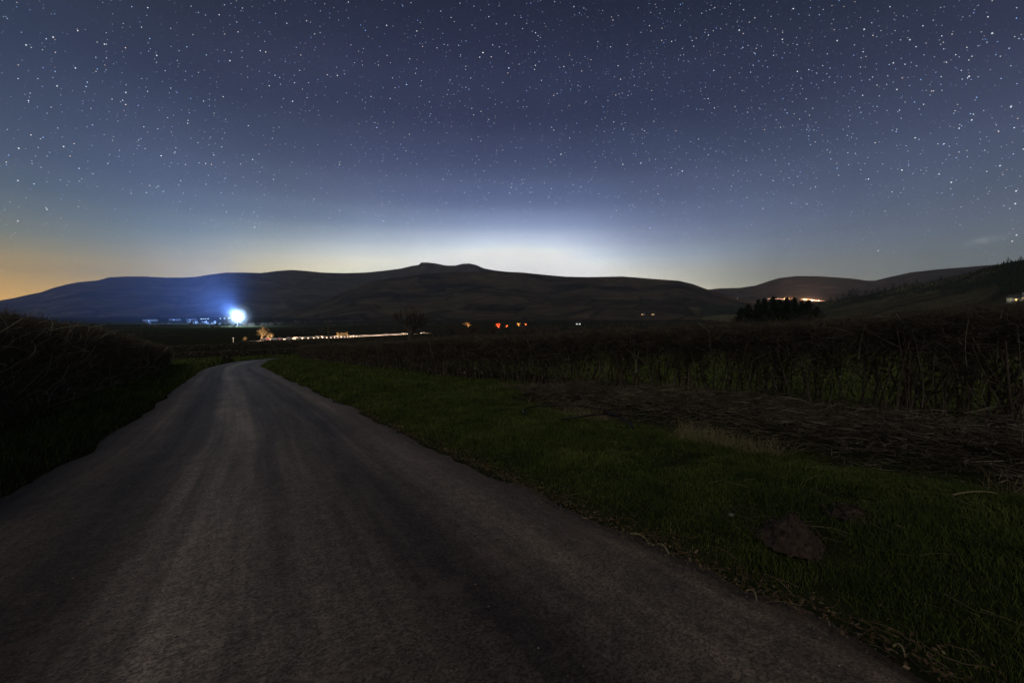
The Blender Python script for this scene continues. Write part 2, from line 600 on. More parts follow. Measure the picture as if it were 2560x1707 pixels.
def gz(x, y):
    """Ground height with verge lip and unevenness, below the lane under it."""
    x, y = np.asarray(x, float), np.asarray(y, float)
    sh = x.shape
    x, y = x.ravel(), y.ravel()
    s, t = xy2st(x, y)
    d = road_dist(s, t)
    r = np.hypot(x, y)
    out = np.clip(d / .5, 0, 1)
    lump = vnoise(x, y, 1.1, 3) * .035 + vnoise(x, y, 6, 4) * .10 * np.clip(d / 4, 0, 1)
    far = np.clip((r - 60) / 400, 0, 1)
    lump = lump + far * vnoise(x, y, 130, 5) * 1.6
    lift = np.where(t < 0, .16 * np.clip((d - .2) / 1.5, 0, 1), .06 * np.clip(d / 1.5, 0, 1))
    z = base_z(x, y) + np.where(d < 0, -.09, -.09 * (1 - out) + lump * out + lift)
    # shallow ditch below the brash on the right
    z = z - .16 * np.exp(-((t - 6.2) / .8) ** 2) * np.clip((13 - s) / 4, 0, 1)
    return z.reshape(sh)


def zat(x, y):
    return float(gz(np.array([x]), np.array([y]))[0])


def at(xd, D):
    """Ground point at horizontal distance D below photo column xd."""
    a = az_slope(xd, 800)[0]
    x, y = D * math.sin(a), D * math.cos(a)
    return x, y, zat(x, y)


def hit(xd, yd, lift=0.):
    """Where the sight line through a photo point meets the ground."""
    a, sl = az_slope(xd, yd)
    D = np.geomspace(2, 4000, 6000)
    g = base_z(D * math.sin(a), D * math.cos(a)) + lift
    k = np.argmax(EYE + sl * D < g)
    x, y = D[k] * math.sin(a), D[k] * math.cos(a)
    return x, y, zat(x, y)


# ------------------------------------------------------------------ ground sheet and lane
rr = np.concatenate([np.linspace(.2, 12, 110), np.geomspace(12.15, 120, 150)[0:], np.geomspace(122, 12000, 130)])
aa = np.concatenate([np.linspace(-75, 75, 420), np.linspace(77, 283, 70)]) * math.pi / 180
GX, GY = rr[:, None] * np.sin(aa)[None], rr[:, None] * np.cos(aa)[None]
GZ = gz(GX, GY)
V = np.stack([GX, GY, GZ], -1).reshape(-1, 3)
V = np.vstack([V, [[0, 0, zat(0, 0)]]])
gf = grid_faces(len(rr), len(aa), True)[:, ::-1]
c = len(V) - 1
m = len(aa)
g = mesh_obj('ground', V, gf, M['ground'], smooth=True)
tag(g, 'dark rolling pasture falling away into the valley', kind='structure')


def road_mat():
    m = bpy.data.materials.new('worn_lane_tarmac')
    m.use_nodes = True
    t = m.node_tree
    p = t.nodes['Principled BSDF']
    c = t.nodes.new('ShaderNodeTexCoord')
    sp = t.nodes.new('ShaderNodeSeparateXYZ')
    t.links.new(c.outputs['UV'], sp.inputs[0])
    lat = X(t, sp.outputs[0])                 # metres right of the left edge, 0..4.3
    mp = t.nodes.new('ShaderNodeMapping')
    mp.inputs['Scale'].default_value = (1, .07, 1)
    t.links.new(c.outputs['UV'], mp.inputs[0])
    streak = noise(t, mp.outputs[0], 2.1, 6, .7)
    wob = noise(t, c.outputs['UV'], .35, 3)
    l2 = lat + (wob - .5) * .5
    prof = ramp(t, (l2 / 4.4), [(0, (.5, .47, .44)), (.06, (.8, .78, .76)), (.14, (1.1, 1.07, 1.04)), (.25, (.46, .46, .48)), (.36, (.66, .66, .67)),
                                (.43, (1.85, 1.87, 1.9)), (.50, (1.45, 1.45, 1.45)), (.57, (.8, .79, .78)), (.68, (.95, .93, .9)), (.74, (.44, .44, .47)), (.81, (.92, .9, .88)), (.93, (1.25, 1.2, 1.14)), (.985, (1.0, .92, .85)), (1, (.5, .45, .4))])
    mp2 = t.nodes.new('ShaderNodeMapping')
    mp2.inputs['Scale'].default_value = (1, .012, 1)
    t.links.new(c.outputs['UV'], mp2.inputs[0])
    track = noise(t, mp2.outputs[0], 3.2, 5, .65).step(.33, .67, .62, 1.45, smooth=False)
    tg_ = t.nodes.new('ShaderNodeCombineColor')
    for i in range(3):
        t.links.new(track.s, tg_.inputs[i])
    base = ramp(t, streak.step(.3, .7, smooth=False), [(0, (.064, .051, .040)), (.5, (.118, .095, .074)), (1, (.185, .15, .117))])
    col = mixc(t, 1., base, prof, 'MULTIPLY')
    col = mixc(t, 1., col, tg_.outputs[0], 'MULTIPLY')
    # chippings
    v = t.nodes.new('ShaderNodeTexVoronoi')
    v.inputs['Scale'].default_value = 92
    t.links.new(c.outputs['UV'], v.inputs['Vector'])
    vs = t.nodes.new('ShaderNodeSeparateColor')
    t.links.new(v.outputs['Color'], vs.inputs[0])
    ch = X(t, vs.outputs[0]).step(0, 1, .48, 1.62, smooth=False)
    gcol = t.nodes.new('ShaderNodeCombineColor')
    for i in range(3):
        t.links.new(ch.s, gcol.inputs[i])
    col = mixc(t, 1., col, gcol.outputs[0], 'MULTIPLY')
    mid = noise(t, c.outputs['UV'], 9, 6, .75).step(.3, .7, .66, 1.36, smooth=False)
    mg = t.nodes.new('ShaderNodeCombineColor')
    for i in range(3):
        t.links.new(mid.s, mg.inputs[i])
    col = mixc(t, 1., col, mg.outputs[0], 'MULTIPLY')
    # mud worn in from the verges and dark patched stains
    mud = noise(t, c.outputs['UV'], .9, 5, .65)
    edge = (l2 - 2.25).op('ABSOLUTE').step(1.2, 2.2)
    col = mixc(t, (edge * mud.step(.4, .65)) * .65, col, (.105, .078, .058))
    stain = noise(t, mp.outputs[0], 1.7, 4, .6).step(.56, .66)
    band = (l2 - 3.15).op('ABSOLUTE').step(.1, .45, 1, 0)
    col = mixc(t, stain * band * .75, col, (.03, .028, .032))
    blot = noise(t, c.outputs['UV'], .5, 5, .7).step(.5, .7)
    col = mixc(t, blot * .6, col, (.042, .037, .033))
    pat = noise(t, c.outputs['UV'], 1.6, 5, .7).step(.54, .72)
    col = mixc(t, pat * .5, col, (.165, .12, .086))
    t.links.new(col, p.inputs['Base Color'])
    p.inputs['Roughness'].default_value = .8
    p.inputs['Specular IOR Level'].default_value = .25
    b = t.nodes.new('ShaderNodeBump')
    b.inputs['Strength'].default_value = .4
    b.inputs['Distance'].default_value = .004
    t.links.new(X(t, v.outputs['Distance']).s, b.inputs['Height'])
    t.links.new(b.outputs[0], p.inputs['Normal'])
    return m


us = np.linspace(0, 1, 15)
edge_w = rng.normal(size=(240, 2)) * .035
P = LE[:, None] * (1 - us)[None, :, None] + RE[:, None] * us[None, :, None]
P[:, 0, 0] += edge_w[:, 0] + vnoise(LE[:, 1], LE[:, 1] * 0, 1.4, 8, 4) * .2
P[:, -1, 0] += edge_w[:, 1] + vnoise(RE[:, 1], RE[:, 1] * 0, 1.3, 9, 4) * .17
x, y = st2xy(P[..., 1], P[..., 0])
camber = -.045 * (2 * us - 1) ** 2
z = base_z(x, y) + camber[None] + .02 + vnoise(x, y, 2.6, 12) * .008
z[:, 0] -= .05
z[:, -1] -= .05
along = np.concatenate([[0], np.cumsum(np.linalg.norm(np.diff(CE, axis=0), axis=1))])
uv = np.stack([(us[None] * 4.4 + 0 * along[:, None]), along[:, None] + 0 * us[None]], -1).reshape(-1, 2)
o = mesh_obj('road', np.stack([x, y, z], -1), grid_faces(240, 15), road_mat(), smooth=True, uv=uv)
tag(o, 'worn single-track tarmac lane running downhill and bending right', kind='structure')


# ------------------------------------------------------------------ hills
def hill(name, prof, Dr, Db, zb, material, label, n=420, m=70, p=1.25, rough=1., seed=1, ext=None):
    n = 900
    pts = [az_slope(*q) for q in prof]
    a = np.array([q[0] for q in pts])
    sl = np.array([q[1] for q in pts])
    A = np.linspace(a[0], a[-1], n)
    ridge = np.interp(A, a, sl)
    ker = np.array([.25, .5, .25])
    ridge = np.convolve(np.pad(ridge, 1, 'edge'), ker, 'valid')
    D1 = np.interp(A, a, np.linspace(*Dr, len(a))) * (1 + .06 * vnoise(A * 50, A * 0, 4, seed))
    T = np.linspace(0, 1, m)
    zb = base_z(Db * np.sin(A), Db * np.cos(A)) - 5
    sb = ((zb - EYE) / Db)[None]
    r = Db + (D1[None] - Db) * T[:, None]
    slope = sb + (ridge[None] - sb) * T[:, None] ** p
    z = EYE + slope * r
    x, y = r * np.sin(A)[None], r * np.cos(A)[None]
    wgt = (4 * T * (1 - T))[:, None]
    z = z + wgt * rough * (vnoise(x, y, 420, seed + 1, 4) * 26 + vnoise(A[None] * 1000 + 0 * r, r * .18, 55, seed + 2, 4) * 12)
    # back slope
    rb = D1[None] * (1 + np.array([.05, .15, .4])[:, None])
    zb2 = (EYE + ridge * D1)[None] * np.array([.9, .6, -.1])[:, None]
    x = np.vstack([x, rb * np.sin(A)[None]])
    y = np.vstack([y, rb * np.cos(A)[None]])
    z = np.vstack([z, zb2])
    o = mesh_obj(name, np.stack([x, y, z], -1), grid_faces(m + 3, n)[:, ::-1], material, smooth=True)
    tag(o, label, kind='structure')
    return x[:m], y[:m], z[:m], A


far_prof = [(-420, 700), (-300, 706), (-150, 702), (0, 690), (30, 685), (60, 678), (95, 671), (120, 662), (150, 654), (180, 648), (225, 644), (250, 637), (290, 635), (330, 635), (380, 637.5), (420, 637.5), (450, 636), (480, 631), (520, 626),
            (560, 626), (600, 627), (640, 622), (670, 620), (700, 622), (740, 626), (790, 627.5), (840, 626), (880, 622), (920, 617), (945, 611), (962, 608.5), (967, 603), (980, 602.7), (1000, 605), (1025, 610), (1045, 610),
            (1062, 606), (1078, 605), (1095, 609), (1110, 616), (1135, 621), (1180, 626), (1260, 633), (1400, 645), (1560, 670), (1700, 700)]
mid_prof = [(560, 742), (640, 722), (720, 697), (800, 664), (840, 652), (900, 638), (960, 631), (1010, 627), (1060, 625), (1110, 624), (1150, 623.5), (1200, 626), (1260, 632), (1300, 635.5), (1350, 636.5), (1430, 635), (1470, 638), (1520, 642),
            (1560, 645), (1590, 652), (1620, 663), (1680, 682), (1760, 705), (1850, 730)]
right_prof = [(1480, 705), (1560, 684), (1620, 666), (1650, 662.5), (1700, 661), (1735, 656), (1765, 646), (1790, 638.5), (1830, 634), (1880, 634.5), (1920, 637), (1960, 640), (1990, 644.5), (2010, 644.5), (2040, 637), (2090, 626), (2150, 619),
              (2200, 615), (2260, 610), (2352, 604), (2600, 590), (2900, 600)]
near_prof = [(1600, 728), (1700, 714), (1800, 703), (1880, 694), (1930, 687), (2000, 676), (2060, 660), (2130, 650), (2200, 634), (2250, 620), (2300, 606), (2352, 597), (2480, 585), (2700, 580), (3000, 600)]
hm_far = hill_mat('far_moorland', (.075, .07, .06), (.03, .031, .03), (.15, .135, .10), .0022)
hm_mid = hill_mat('brown_moorland', (.075, .060, .042), (.014, .016, .017), (.115, .10, .058), .003, .52)
hm_near = hill_mat('hillside_pasture', (.10, .093, .05), (.035, .038, .022), (.15, .135, .075), .006, .6)
FAR_SURF = hill('mountain', far_prof, (5200, 4600), 1500, -10, hm_far, 'long dark mountain ridge with a flat-topped twin summit', seed=21, p=1.5)
hill('hill', mid_prof, (2900, 2700), 1250, -12, hm_mid, 'brown rounded hill in front of the twin summit', seed=31, p=.9, rough=.8)
hill('hill', right_prof, (4200, 3600), 1500, -8, hm_far, 'smooth domed hill beyond the gap on the right', seed=41, p=1.3, rough=.6)
NEAR_SURF = hill('hillside', near_prof, (1500, 620), 260, -4, hm_near, 'pasture hillside rising to dark woods at the right edge', seed=51, p=1.1, rough=.25)


# ------------------------------------------------------------------ haze
HAZE = 5e-5
hz = bpy.data.materials.new('valley_haze')
hz.use_nodes = True
ht = hz.node_tree
ht.nodes.clear()
pv = ht.nodes.new('ShaderNodeVolumePrincipled')
pv.inputs['Color'].default_value = (.62, .74, 1, 1)
pv.inputs['Density'].default_value = HAZE
pv.inputs['Anisotropy'].default_value = .0
ho = ht.nodes.new('ShaderNodeOutputMaterial')
ht.links.new(pv.outputs[0], ho.inputs['Volume'])
v, f = box((0, 0, 320), (8500, 8500, 420))
o = mesh_obj('haze', v, f, hz)
tag(o, 'thin bluish night haze filling the valley', kind='stuff')

# ------------------------------------------------------------------ the glaring floodlight
FD = 950
x, y, z = at(548, FD)
fl_z = EYE + az_slope(548, 727)[1] * FD
t_ = empty('floodlight', (x, y, z), 'glaring blue-white light shining at the mountain foot on the left', 'light')
h = fl_z - z
mesh_obj('pole', *join([tubes([[0, 0, -.5]], [[0, 0, h / 2]], [[0, 0, h + .2]], .16, .1, 2, 8)]), M['metal'], t_)
mesh_obj('lamp_lens', *sphere((0, 0, h), (1.5, 1.5, 1.0), 8, 14), M['flood'], t_)


def spot(name, loc, power, color, aim=None, size=150, blend=1., rad=.6, parent=None):
    l = bpy.data.lights.new(name, 'SPOT' if aim is not None else 'POINT')
    l.energy = power
    l.color = color
    l.shadow_soft_size = rad
    q = link(bpy.data.objects.new(name, l))
    q.location = loc
    if aim is not None:
        l.spot_size = R(size)
        l.spot_blend = blend
        q.rotation_euler = (Vector(aim)).to_track_quat('-Z', 'Y').to_euler()
    if parent:
        q.parent = parent
    return q


ux, uy = x / FD, y / FD
spot('flood_beam', (ux * 75 - uy * 4, uy * 75 + ux * 4, h + 6), 4.6e7, (.17, .36, 1), (-.85, .45, .42), 98, parent=t_)
spot('flood_spill', (-ux * 2.6, -uy * 2.6, h + .4), 0.62e6, (.5, .72, 1), parent=t_)
mm = bpy.data.materials.new('lens_bloom_mist')  # added volume round the lamp, standing in for lens bloom
mm.use_nodes = True
mt_ = mm.node_tree
mt_.nodes.clear()
pv = mt_.nodes.new('ShaderNodeVolumePrincipled')
pv.inputs['Color'].default_value = (.85, .92, 1, 1)
mtc = mt_.nodes.new('ShaderNodeTexCoord')
ml = vmath(mt_, 'LENGTH', mtc.outputs['Object'])
md = X(mt_, ml.outputs['Value']) / 13.
md = ((md * md) * -1.).op('EXPONENT') * .006
mt_.links.new(md.s, pv.inputs['Density'])
mo = mt_.nodes.new('ShaderNodeOutputMaterial')
mt_.links.new(pv.outputs[0], mo.inputs['Volume'])
mv, mf = sphere((0, 0, 0), (46, 46, 40), 20, 32)
q = mesh_obj('bloom_mist', mv, np.vstack([mf[:, ::-1]]), mm, smooth=True)
q.location = (x, y, fl_z)
tag(q, 'small added ball of mist glowing round the floodlight', kind='stuff')

# ------------------------------------------------------------------ hedges
def bez(A, L, D, sag):
    """Bezier points for sticks from A along D (unit), length L, with a random bow."""
    C = A + D * L[:, None]
    B = (A + C) / 2 + rng.normal(size=A.shape) * (L * sag)[:, None]
    return A, B, C


def unit(v):
    return v / (np.linalg.norm(v, axis=1, keepdims=True) + 1e-9)


def hedge(label, path, hfun, thick, n_twig, n_stem, dens_pow=1., leggy=.0, s_near=3., pale=0, pale_side=1, pale_up=1., group='field hedges', dead=.0, gaps=None):
    """path: polyline of (t, s); twigs packed in a trimmed band, stems rising through it."""
    p = np.array(path, float)
    seg = np.linalg.norm(np.diff(p, axis=0), axis=1)
    cum = np.concatenate([[0], np.cumsum(seg)])
    U = np.linspace(0, cum[-1], 800)
    T, Sx = np.interp(U, cum, p[:, 0]), np.interp(U, cum, p[:, 1])
    X_, Y_ = st2xy(Sx, T)
    Zg = base_z(X_, Y_) + .03
    H_ = hfun(U, Sx) + vnoise(U, U * 0, 1.6, 77) * .06 + vnoise(U, U * 0, 7, 78) * .08
    tx, ty = np.gradient(X_, U), np.gradient(Y_, U)
    q = np.hypot(tx, ty)
    nx, ny = ty / q, -tx / q
    dist = np.maximum(s_near, np.hypot(X_, Y_))
    w = dist ** -dens_pow
    w /= w.sum()
    mid = len(U) // 2
    x0, y0 = X_[mid], Y_[mid]
    root = empty('hedge', (x0, y0, float(Zg[mid])), label, 'hedge', group)
    O = np.array([x0, y0, float(Zg[mid])])

    def place(i, off, zz):
        return np.stack([X_[i] + nx[i] * off, Y_[i] + ny[i] * off, Zg[i] + zz], -1)

    # twigs
    i = rng.choice(len(U), n_twig, p=w)
    off = rng.uniform(-1, 1, n_twig)
    off = np.sign(off) * np.abs(off) ** .7 * thick / 2
    zf = rng.beta(1.6 + leggy * 2.2, 1.15, n_twig)
    if gaps is not None:                       # thin the lower part where light shows through
        keep = (rng.random(n_twig) > gaps(U[i], zf))
        i, off, zf = i[keep], off[keep], zf[keep]
    n = len(i)
    taper = 1 - .12 * np.abs(off) / thick
    zz = zf * H_[i] * taper
    A = place(i, off, zz)
    D = unit(np.stack([rng.normal(size=n) * .9 + nx[i] * off / thick, rng.normal(size=n) * .9 + ny[i] * off / thick, rng.normal(size=n) * .8 + .55], -1))
    L = rng.uniform(.12, .5, n)
    D[:, 2] = np.where(zz + D[:, 2] * L > H_[i] * taper + .05 * rng.random(n), rng.uniform(-.1, .12, n), D[:, 2])
    rad = rng.uniform(.0014, .0034, n) * np.maximum(1, dist[i] / 6.5) ** .85
    A, B, C = bez(A, L, D, .14)
    tw = tubes(A - O, B - O, C - O, rad, rad * .45, 2, 3)
    # a few sprigs left proud of the trimmed top
    k = n_twig // 30
    i2 = rng.choice(len(U), k, p=w)
    A = place(i2, rng.uniform(-.4, .4, k) * thick, H_[i2] - .12)
    D = unit(np.stack([rng.normal(size=k) * .45, rng.normal(size=k) * .45, np.ones(k)], -1))
    L = rng.uniform(.1, .3, k)
    r2 = rng.uniform(.0012, .0022, k) * np.maximum(1, dist[i2] / 7) ** .8
    A, B, C = bez(A, L, D, .15)
    parts = [tw, tubes(A - O, B - O, C - O, r2, r2 * .5, 2, 3)]
    # clinging dead leaves
    k = n_twig // 5
    i3 = rng.choice(len(U), k, p=w)
    c = place(i3, rng.uniform(-.5, .5, k) * thick, rng.beta(1.5 + leggy, 1.1, k) * H_[i3] * .97) - O
    sz = rng.uniform(.012, .03, (k, 1)) * np.maximum(1, dist[i3, None] / 7) ** .85
    a1, a2 = unit(rng.normal(size=(k, 3))) * sz, unit(rng.normal(size=(k, 3))) * sz * .7
    lv = np.stack([c - a1, c + a2, c + a1, c - a2], 1).reshape(-1, 3)
    parts.append((lv, np.arange(4 * k).reshape(-1, 4)))
    v, f = join(parts)
    tag(mesh_obj('twig_crown', v, f, M['twig'], root), kind='stuff')
    # stems
    i = rng.choice(len(U), n_stem, p=w)
    off = rng.normal(size=n_stem) * thick * .16
    A = place(i, off, np.full(n_stem, -.1))
    top = rng.uniform(.55, .95, n_stem) * H_[i]
    D = np.stack([rng.normal(size=n_stem) * .22, rng.normal(size=n_stem) * .22, np.ones(n_stem)], -1)
    C = A + D * (top + .1)[:, None]
    B = (A + C) / 2 + rng.normal(size=A.shape) * [.07, .07, .02]
    r = rng.uniform(.008, .024, n_stem) * np.maximum(1, dist[i] / 14) ** .7
    ps = [tubes(A - O, B - O, C - O, r, r * .45, 4, 5)]
    kk = n_stem * 3                            # side branches off the stems
    j = rng.integers(0, n_stem, kk)
    u = rng.uniform(.15, .9, (kk, 1))
    P0 = (1 - u) ** 2 * A[j] + 2 * u * (1 - u) * B[j] + u * u * C[j]
    D = unit(np.stack([rng.normal(size=kk), rng.normal(size=kk), rng.uniform(.2, 1.4, kk)], -1))
    L = rng.uniform(.2, .7, kk)
    L = np.minimum(L, np.maximum(.05, (Zg[i[j]] + H_[i[j]] - P0[:, 2]) / np.maximum(.15, D[:, 2])))
    a, b, c = bez(P0, L, D, .12)
    ps.append(tubes(a - O, b - O, c - O, r[j] * .45, r[j] * .15, 3, 4))
    v, f = join(ps)
    tag(mesh_obj('woody_stem', v, f, M['stem'], root), kind='stuff')
    if pale:                                   # crooked pale branches showing on the face towards the lane
        i = rng.choice(len(U), pale, p=w)
        off = pale_side * thick * rng.uniform(.25, .54, pale)
        zz = rng.beta(1.2, 1.3, pale) * .85 * H_[i]
        A = place(i, off, zz)
        D = np.stack([rng.normal(size=pale) * .42 * pale_up, rng.normal(size=pale) * .42 * pale_up, np.abs(rng.normal(size=pale)) * .8 + .1], -1)
        D = unit(D)
        L = rng.uniform(.2, .85, pale)
        D[:, 2] = np.where(zz + D[:, 2] * L > H_[i], .1, D[:, 2])
        A, B, C = bez(A, L, D, .10 + .16 * pale_up)
        r = rng.uniform(.0035, .011, pale) * (.45 + .75 * pale_up) * np.maximum(1, dist[i] / 13) ** .7
        ps = [tubes(A - O, B - O, C - O, r, r * .5, 5, 5)]
        A2, B2, C2 = bez(C, L * rng.uniform(.4, .9, pale), unit(D + rng.normal(size=D.shape) * .7), .25)
        C2[:, 2] = np.minimum(C2[:, 2], Zg[i] + H_[i] - .06)
        B2[:, 2] = np.minimum(B2[:, 2], Zg[i] + H_[i] - .06)
        ps.append(tubes(A2 - O, B2 - O, C2 - O, r * .5, r * .25, 4, 4))
        v, f = join(ps)
        tag(mesh_obj('pale_branch', v, f, M['pale_stem'], root), kind='stuff')
    return root


def right_gaps(u, zf):
    # open, leggy bays low in the near end of the right hedge
    near_end = np.clip((15 - u) / 6, 0, 1)
    bay = (vnoise(u, u * 0, .55, 91, 2) > -.15).astype(float)
    return np.clip(.93 * near_end * bay * (zf < .7) + .35 * (zf < .5), 0, .95)


hedge('tall dense winter hedge on the left bank beside the lane', [(-4.25, 3), (-4.3, 12), (-4.4, 30), (-4.6, 46), (-5.2, 52)],
      lambda u, s: np.interp(s, [0, 12, 20, 28, 40, 50, 52], [2.45, 2.5, 2.52, 2.4, 2.15, 1.9, 1.55]), 1.25, 125000, 520, 1.25, pale=1150, s_near=9)
hedge('long flat-topped leggy hedge along the right-hand verge', [(8.2, -3), (8.0, 4), (7.75, 14), (7.55, 30), (7.6, 48), (7.9, 59.5)],
      lambda u, s: np.interp(s, [-3, 2, 12, 40, 57, 59.5], [1.66, 1.68, 1.66, 1.7, 1.74, 1.4]), 1.0, 90000, 620, 1.3, leggy=.7, pale=300, pale_side=-1, pale_up=.18, s_near=6, gaps=right_gaps)
hedge('low dark hedge across the far side of the bend', [(-60, 93), (-30, 92), (-5, 90.5), (20, 91.5), (48, 94)],
      lambda u, s: 1.55 + 0 * u, 1.3, 26000, 200, .3, s_near=60)
hedge('thin dark field hedge beyond the bend', [(-70, 148), (-20, 150), (40, 158), (95, 162)],
      lambda u, s: 1.7 + 0 * u, 1.8, 15000, 150, .2, s_near=100)

# ------------------------------------------------------------------ grass
def blades(n, srange, trange, wmul=1., hgt=(.03, .07), power=1.5, cond=None):
    s = rng.uniform(*srange, n * 3)
    t = rng.uniform(*trange, n * 3)
    x, y = st2xy(s, t)
    D = np.hypot(x, y)
    ok = (y > -.6) & (D > 1.4) & (np.abs(x) < 1.35 * y + 3) & (rng.random(len(s)) < (4. / np.maximum(4, D)) ** power)
    x, y, s, t = x[ok], y[ok], s[ok], t[ok]
    d = road_dist(s, t)
    ok = d > rng.normal(size=len(d)) * .05 + .04
    if cond is not None:
        ok &= cond(s, t)
    x, y, d = x[ok][:n], y[ok][:n], d[ok][:n]
    D = np.hypot(x, y)
    z = gz(x, y)
    k = len(x)
    tuft = vnoise(x, y, .35, 15, 2) * .8 + vnoise(x, y, 2.0, 16, 2) * .5
    h = rng.uniform(*hgt, k) * (1 + tuft) * np.clip(.35 + d / .5, .35, 1) * np.clip((D / 8) ** .35, .8, 2.2)
    w = rng.uniform(.0016, .0032, k) * wmul * np.maximum(1, D / 3.6)
    a = rng.uniform(0, 2 * math.pi, k)
    lean = rng.uniform(.1, .95, k) * h
    la = rng.normal(size=k) * .9 + 1.1
    p0 = np.stack([x, y, z - .01], -1)
    side = np.stack([np.cos(a), np.sin(a), 0 * a], -1) * w[:, None]
    m_ = p0 + np.stack([np.cos(la) * lean * .35, np.sin(la) * lean * .35, h * .62], -1)
    t_ = p0 + np.stack([np.cos(la) * lean, np.sin(la) * lean, h], -1)
    v = np.stack([p0 - side, p0 + side, m_ + side * .8, m_ - side * .8, t_ + side * .15, t_ - side * .15], 1).reshape(-1, 3)
    b = (np.arange(k) * 6)[:, None]
    f = np.concatenate([b + [0, 1, 2, 3], b + [3, 2, 4, 5]])
    return v, f


def tussocks(n, srange, trange):
    cs, ct = rng.uniform(*srange, n), rng.uniform(*trange, n)
    out = []
    for a_, b_ in zip(cs, ct):
        if road_dist(a_, b_)[0] < .15:
            continue
        k = int(rng.integers(40, 130))
        rad = rng.uniform(.04, .16)
        x, y = st2xy(a_ + rng.normal(size=k) * rad, b_ + rng.normal(size=k) * rad)
        z = gz(x, y)
        az_ = rng.uniform(0, 6.28, k)
        L = rng.uniform(.06, .2, k)
        tilt = rng.uniform(.1, .9, k)
        D = unit(np.stack([np.cos(az_) * tilt, np.sin(az_) * tilt, np.ones(k)], -1))
        p0 = np.stack([x, y, z - .01], -1)
        C = p0 + D * L[:, None] + np.stack([np.cos(az_), np.sin(az_), -.7 * np.ones(k)], -1) * (L * tilt * .5)[:, None]
        out.append(tubes(p0, p0 + D * (L * .6)[:, None], C, rng.uniform(.0014, .003, k), .0005, 3, 3))
    return join(out)


nobrash = lambda s, t: ~((t > 6.0) & (s < 10))
v, f = blades(210000, (-2, 14), (2.4, 8.2), cond=nobrash)
v2, f2 = join([blades(110000, (14, 60), (2.4, 7.7), wmul=1.15, hgt=(.06, .13), power=.8), blades(26000, (56, 92), (1, 60), wmul=1.2, hgt=(.08, .16), power=.3)])
v3, f3 = blades(60000, (4, 60), (-4.6, -1.5), hgt=(.06, .14), power=1.0)
v4, f4 = blades(14000, (50, 93), (-45, -.5), wmul=1.4, hgt=(.08, .16), power=.4)
tag(mesh_obj('grass', *join([(v, f), (v2, f2), (v3, f3), (v4, f4), tussocks(170, (-.5, 10), (2.6, 6.2)), tussocks(60, (5, 25), (-3.4, -2.0)), tussocks(90, (9, 30), (2.6, 7.2))]), M['grass']), 'short green verge grass beside the lane', 'grass', kind='stuff')

# pasture seen through the gaps in the right hedge
v, f = blades(80000, (-1, 26), (8.9, 24), wmul=1.4, hgt=(.08, .18), power=.7)
tag(mesh_obj('grass', v, f, M['pasture']), 'pale green pasture seen through the gaps in the right hedge', 'grass', kind='stuff')

# ------------------------------------------------------------------ brash, straw, litter
def scatter(n, s_, t_, lift):
    x, y = st2xy(s_, t_)
    return np.stack([x, y, gz(x, y) + lift], -1)


n = 15000
s_ = rng.uniform(-1.5, 11.5, n)
wid = np.clip((12 - s_) / 5, .25, 1)
t_ = 7.0 + rng.normal(size=n) * .55 * wid + .2
heap = .42 * np.exp(-((t_ - 7.1) / .8) ** 2) * np.clip((11 - s_) / 3, 0, 1) * (1 + .5 * vnoise(s_, t_, 1.4, 61))
A = scatter(n, s_, t_, rng.random(n) * heap + .02)
ang = rng.normal(size=n) * .8 + math.pi * .12 + vnoise(s_, t_, 1.2, 62) * 1.6
D = np.stack([np.cos(ang), np.sin(ang), rng.normal(size=n) * .22 + .05], -1)
D = unit(D) * rng.choice([-1, 1], (n, 1))
D[:, 2] = np.abs(D[:, 2]) * np.where(rng.random(n) < .7, .7, -.4)
L = rng.uniform(.06, .34, n) * (1 + 1.2 * (rng.random(n) < .16))
A, B, C = bez(A, L, D, .09)
r_ = rng.uniform(.0015, .005, n)
tag(mesh_obj('brushwood', *tubes(A, B, C, r_, r_ * .4, 4, 4), M['brash']), 'heap of cut hedge twigs and dead stems along the hedge foot', 'brushwood', kind='stuff')

n = 6500
s_ = rng.uniform(-1, 9, n)
t_ = 5.75 + rng.normal(size=n) * .22 + vnoise(s_, s_ * 0, 1.3, 63) * .35
A = scatter(n, s_, t_, 0)
D = unit(np.stack([rng.normal(size=n) * .5, rng.normal(size=n) * .5, np.abs(rng.normal(size=n)) * .9 + .15], -1))
L = rng.uniform(.08, .34, n)
A, B, C = bez(A, L, D, .16)
r_ = rng.uniform(.0014, .0036, n)
ok = (vnoise(s_, t_, .8, 64, 3) > -.08) & (rng.random(n) < np.clip((8.5 - s_) / 5, .12, 1))
p1 = tubes(A[ok], B[ok], C[ok], r_[ok], r_[ok] * .3, 3, 3)
n = 1100                                        # straws lying about the verge and edge of the ditch
s_ = rng.uniform(-.5, 14, n)
t_ = rng.uniform(2.6, 6.4, n)
A = scatter(n, s_, t_, .045)
ang = rng.uniform(0, 6.28, n)
D = unit(np.stack([np.cos(ang), np.sin(ang), rng.normal(size=n) * .08], -1))
A, B, C = bez(A, rng.uniform(.05, .22, n), D, .12)
p2 = tubes(A, B, C, rng.uniform(.0008, .002, n), .0006, 2, 3)
tag(mesh_obj('dry_grass', *join([p1, p2]), M['straw']), 'bleached dry grass stalks along the ditch edge', 'dry grass', kind='stuff')

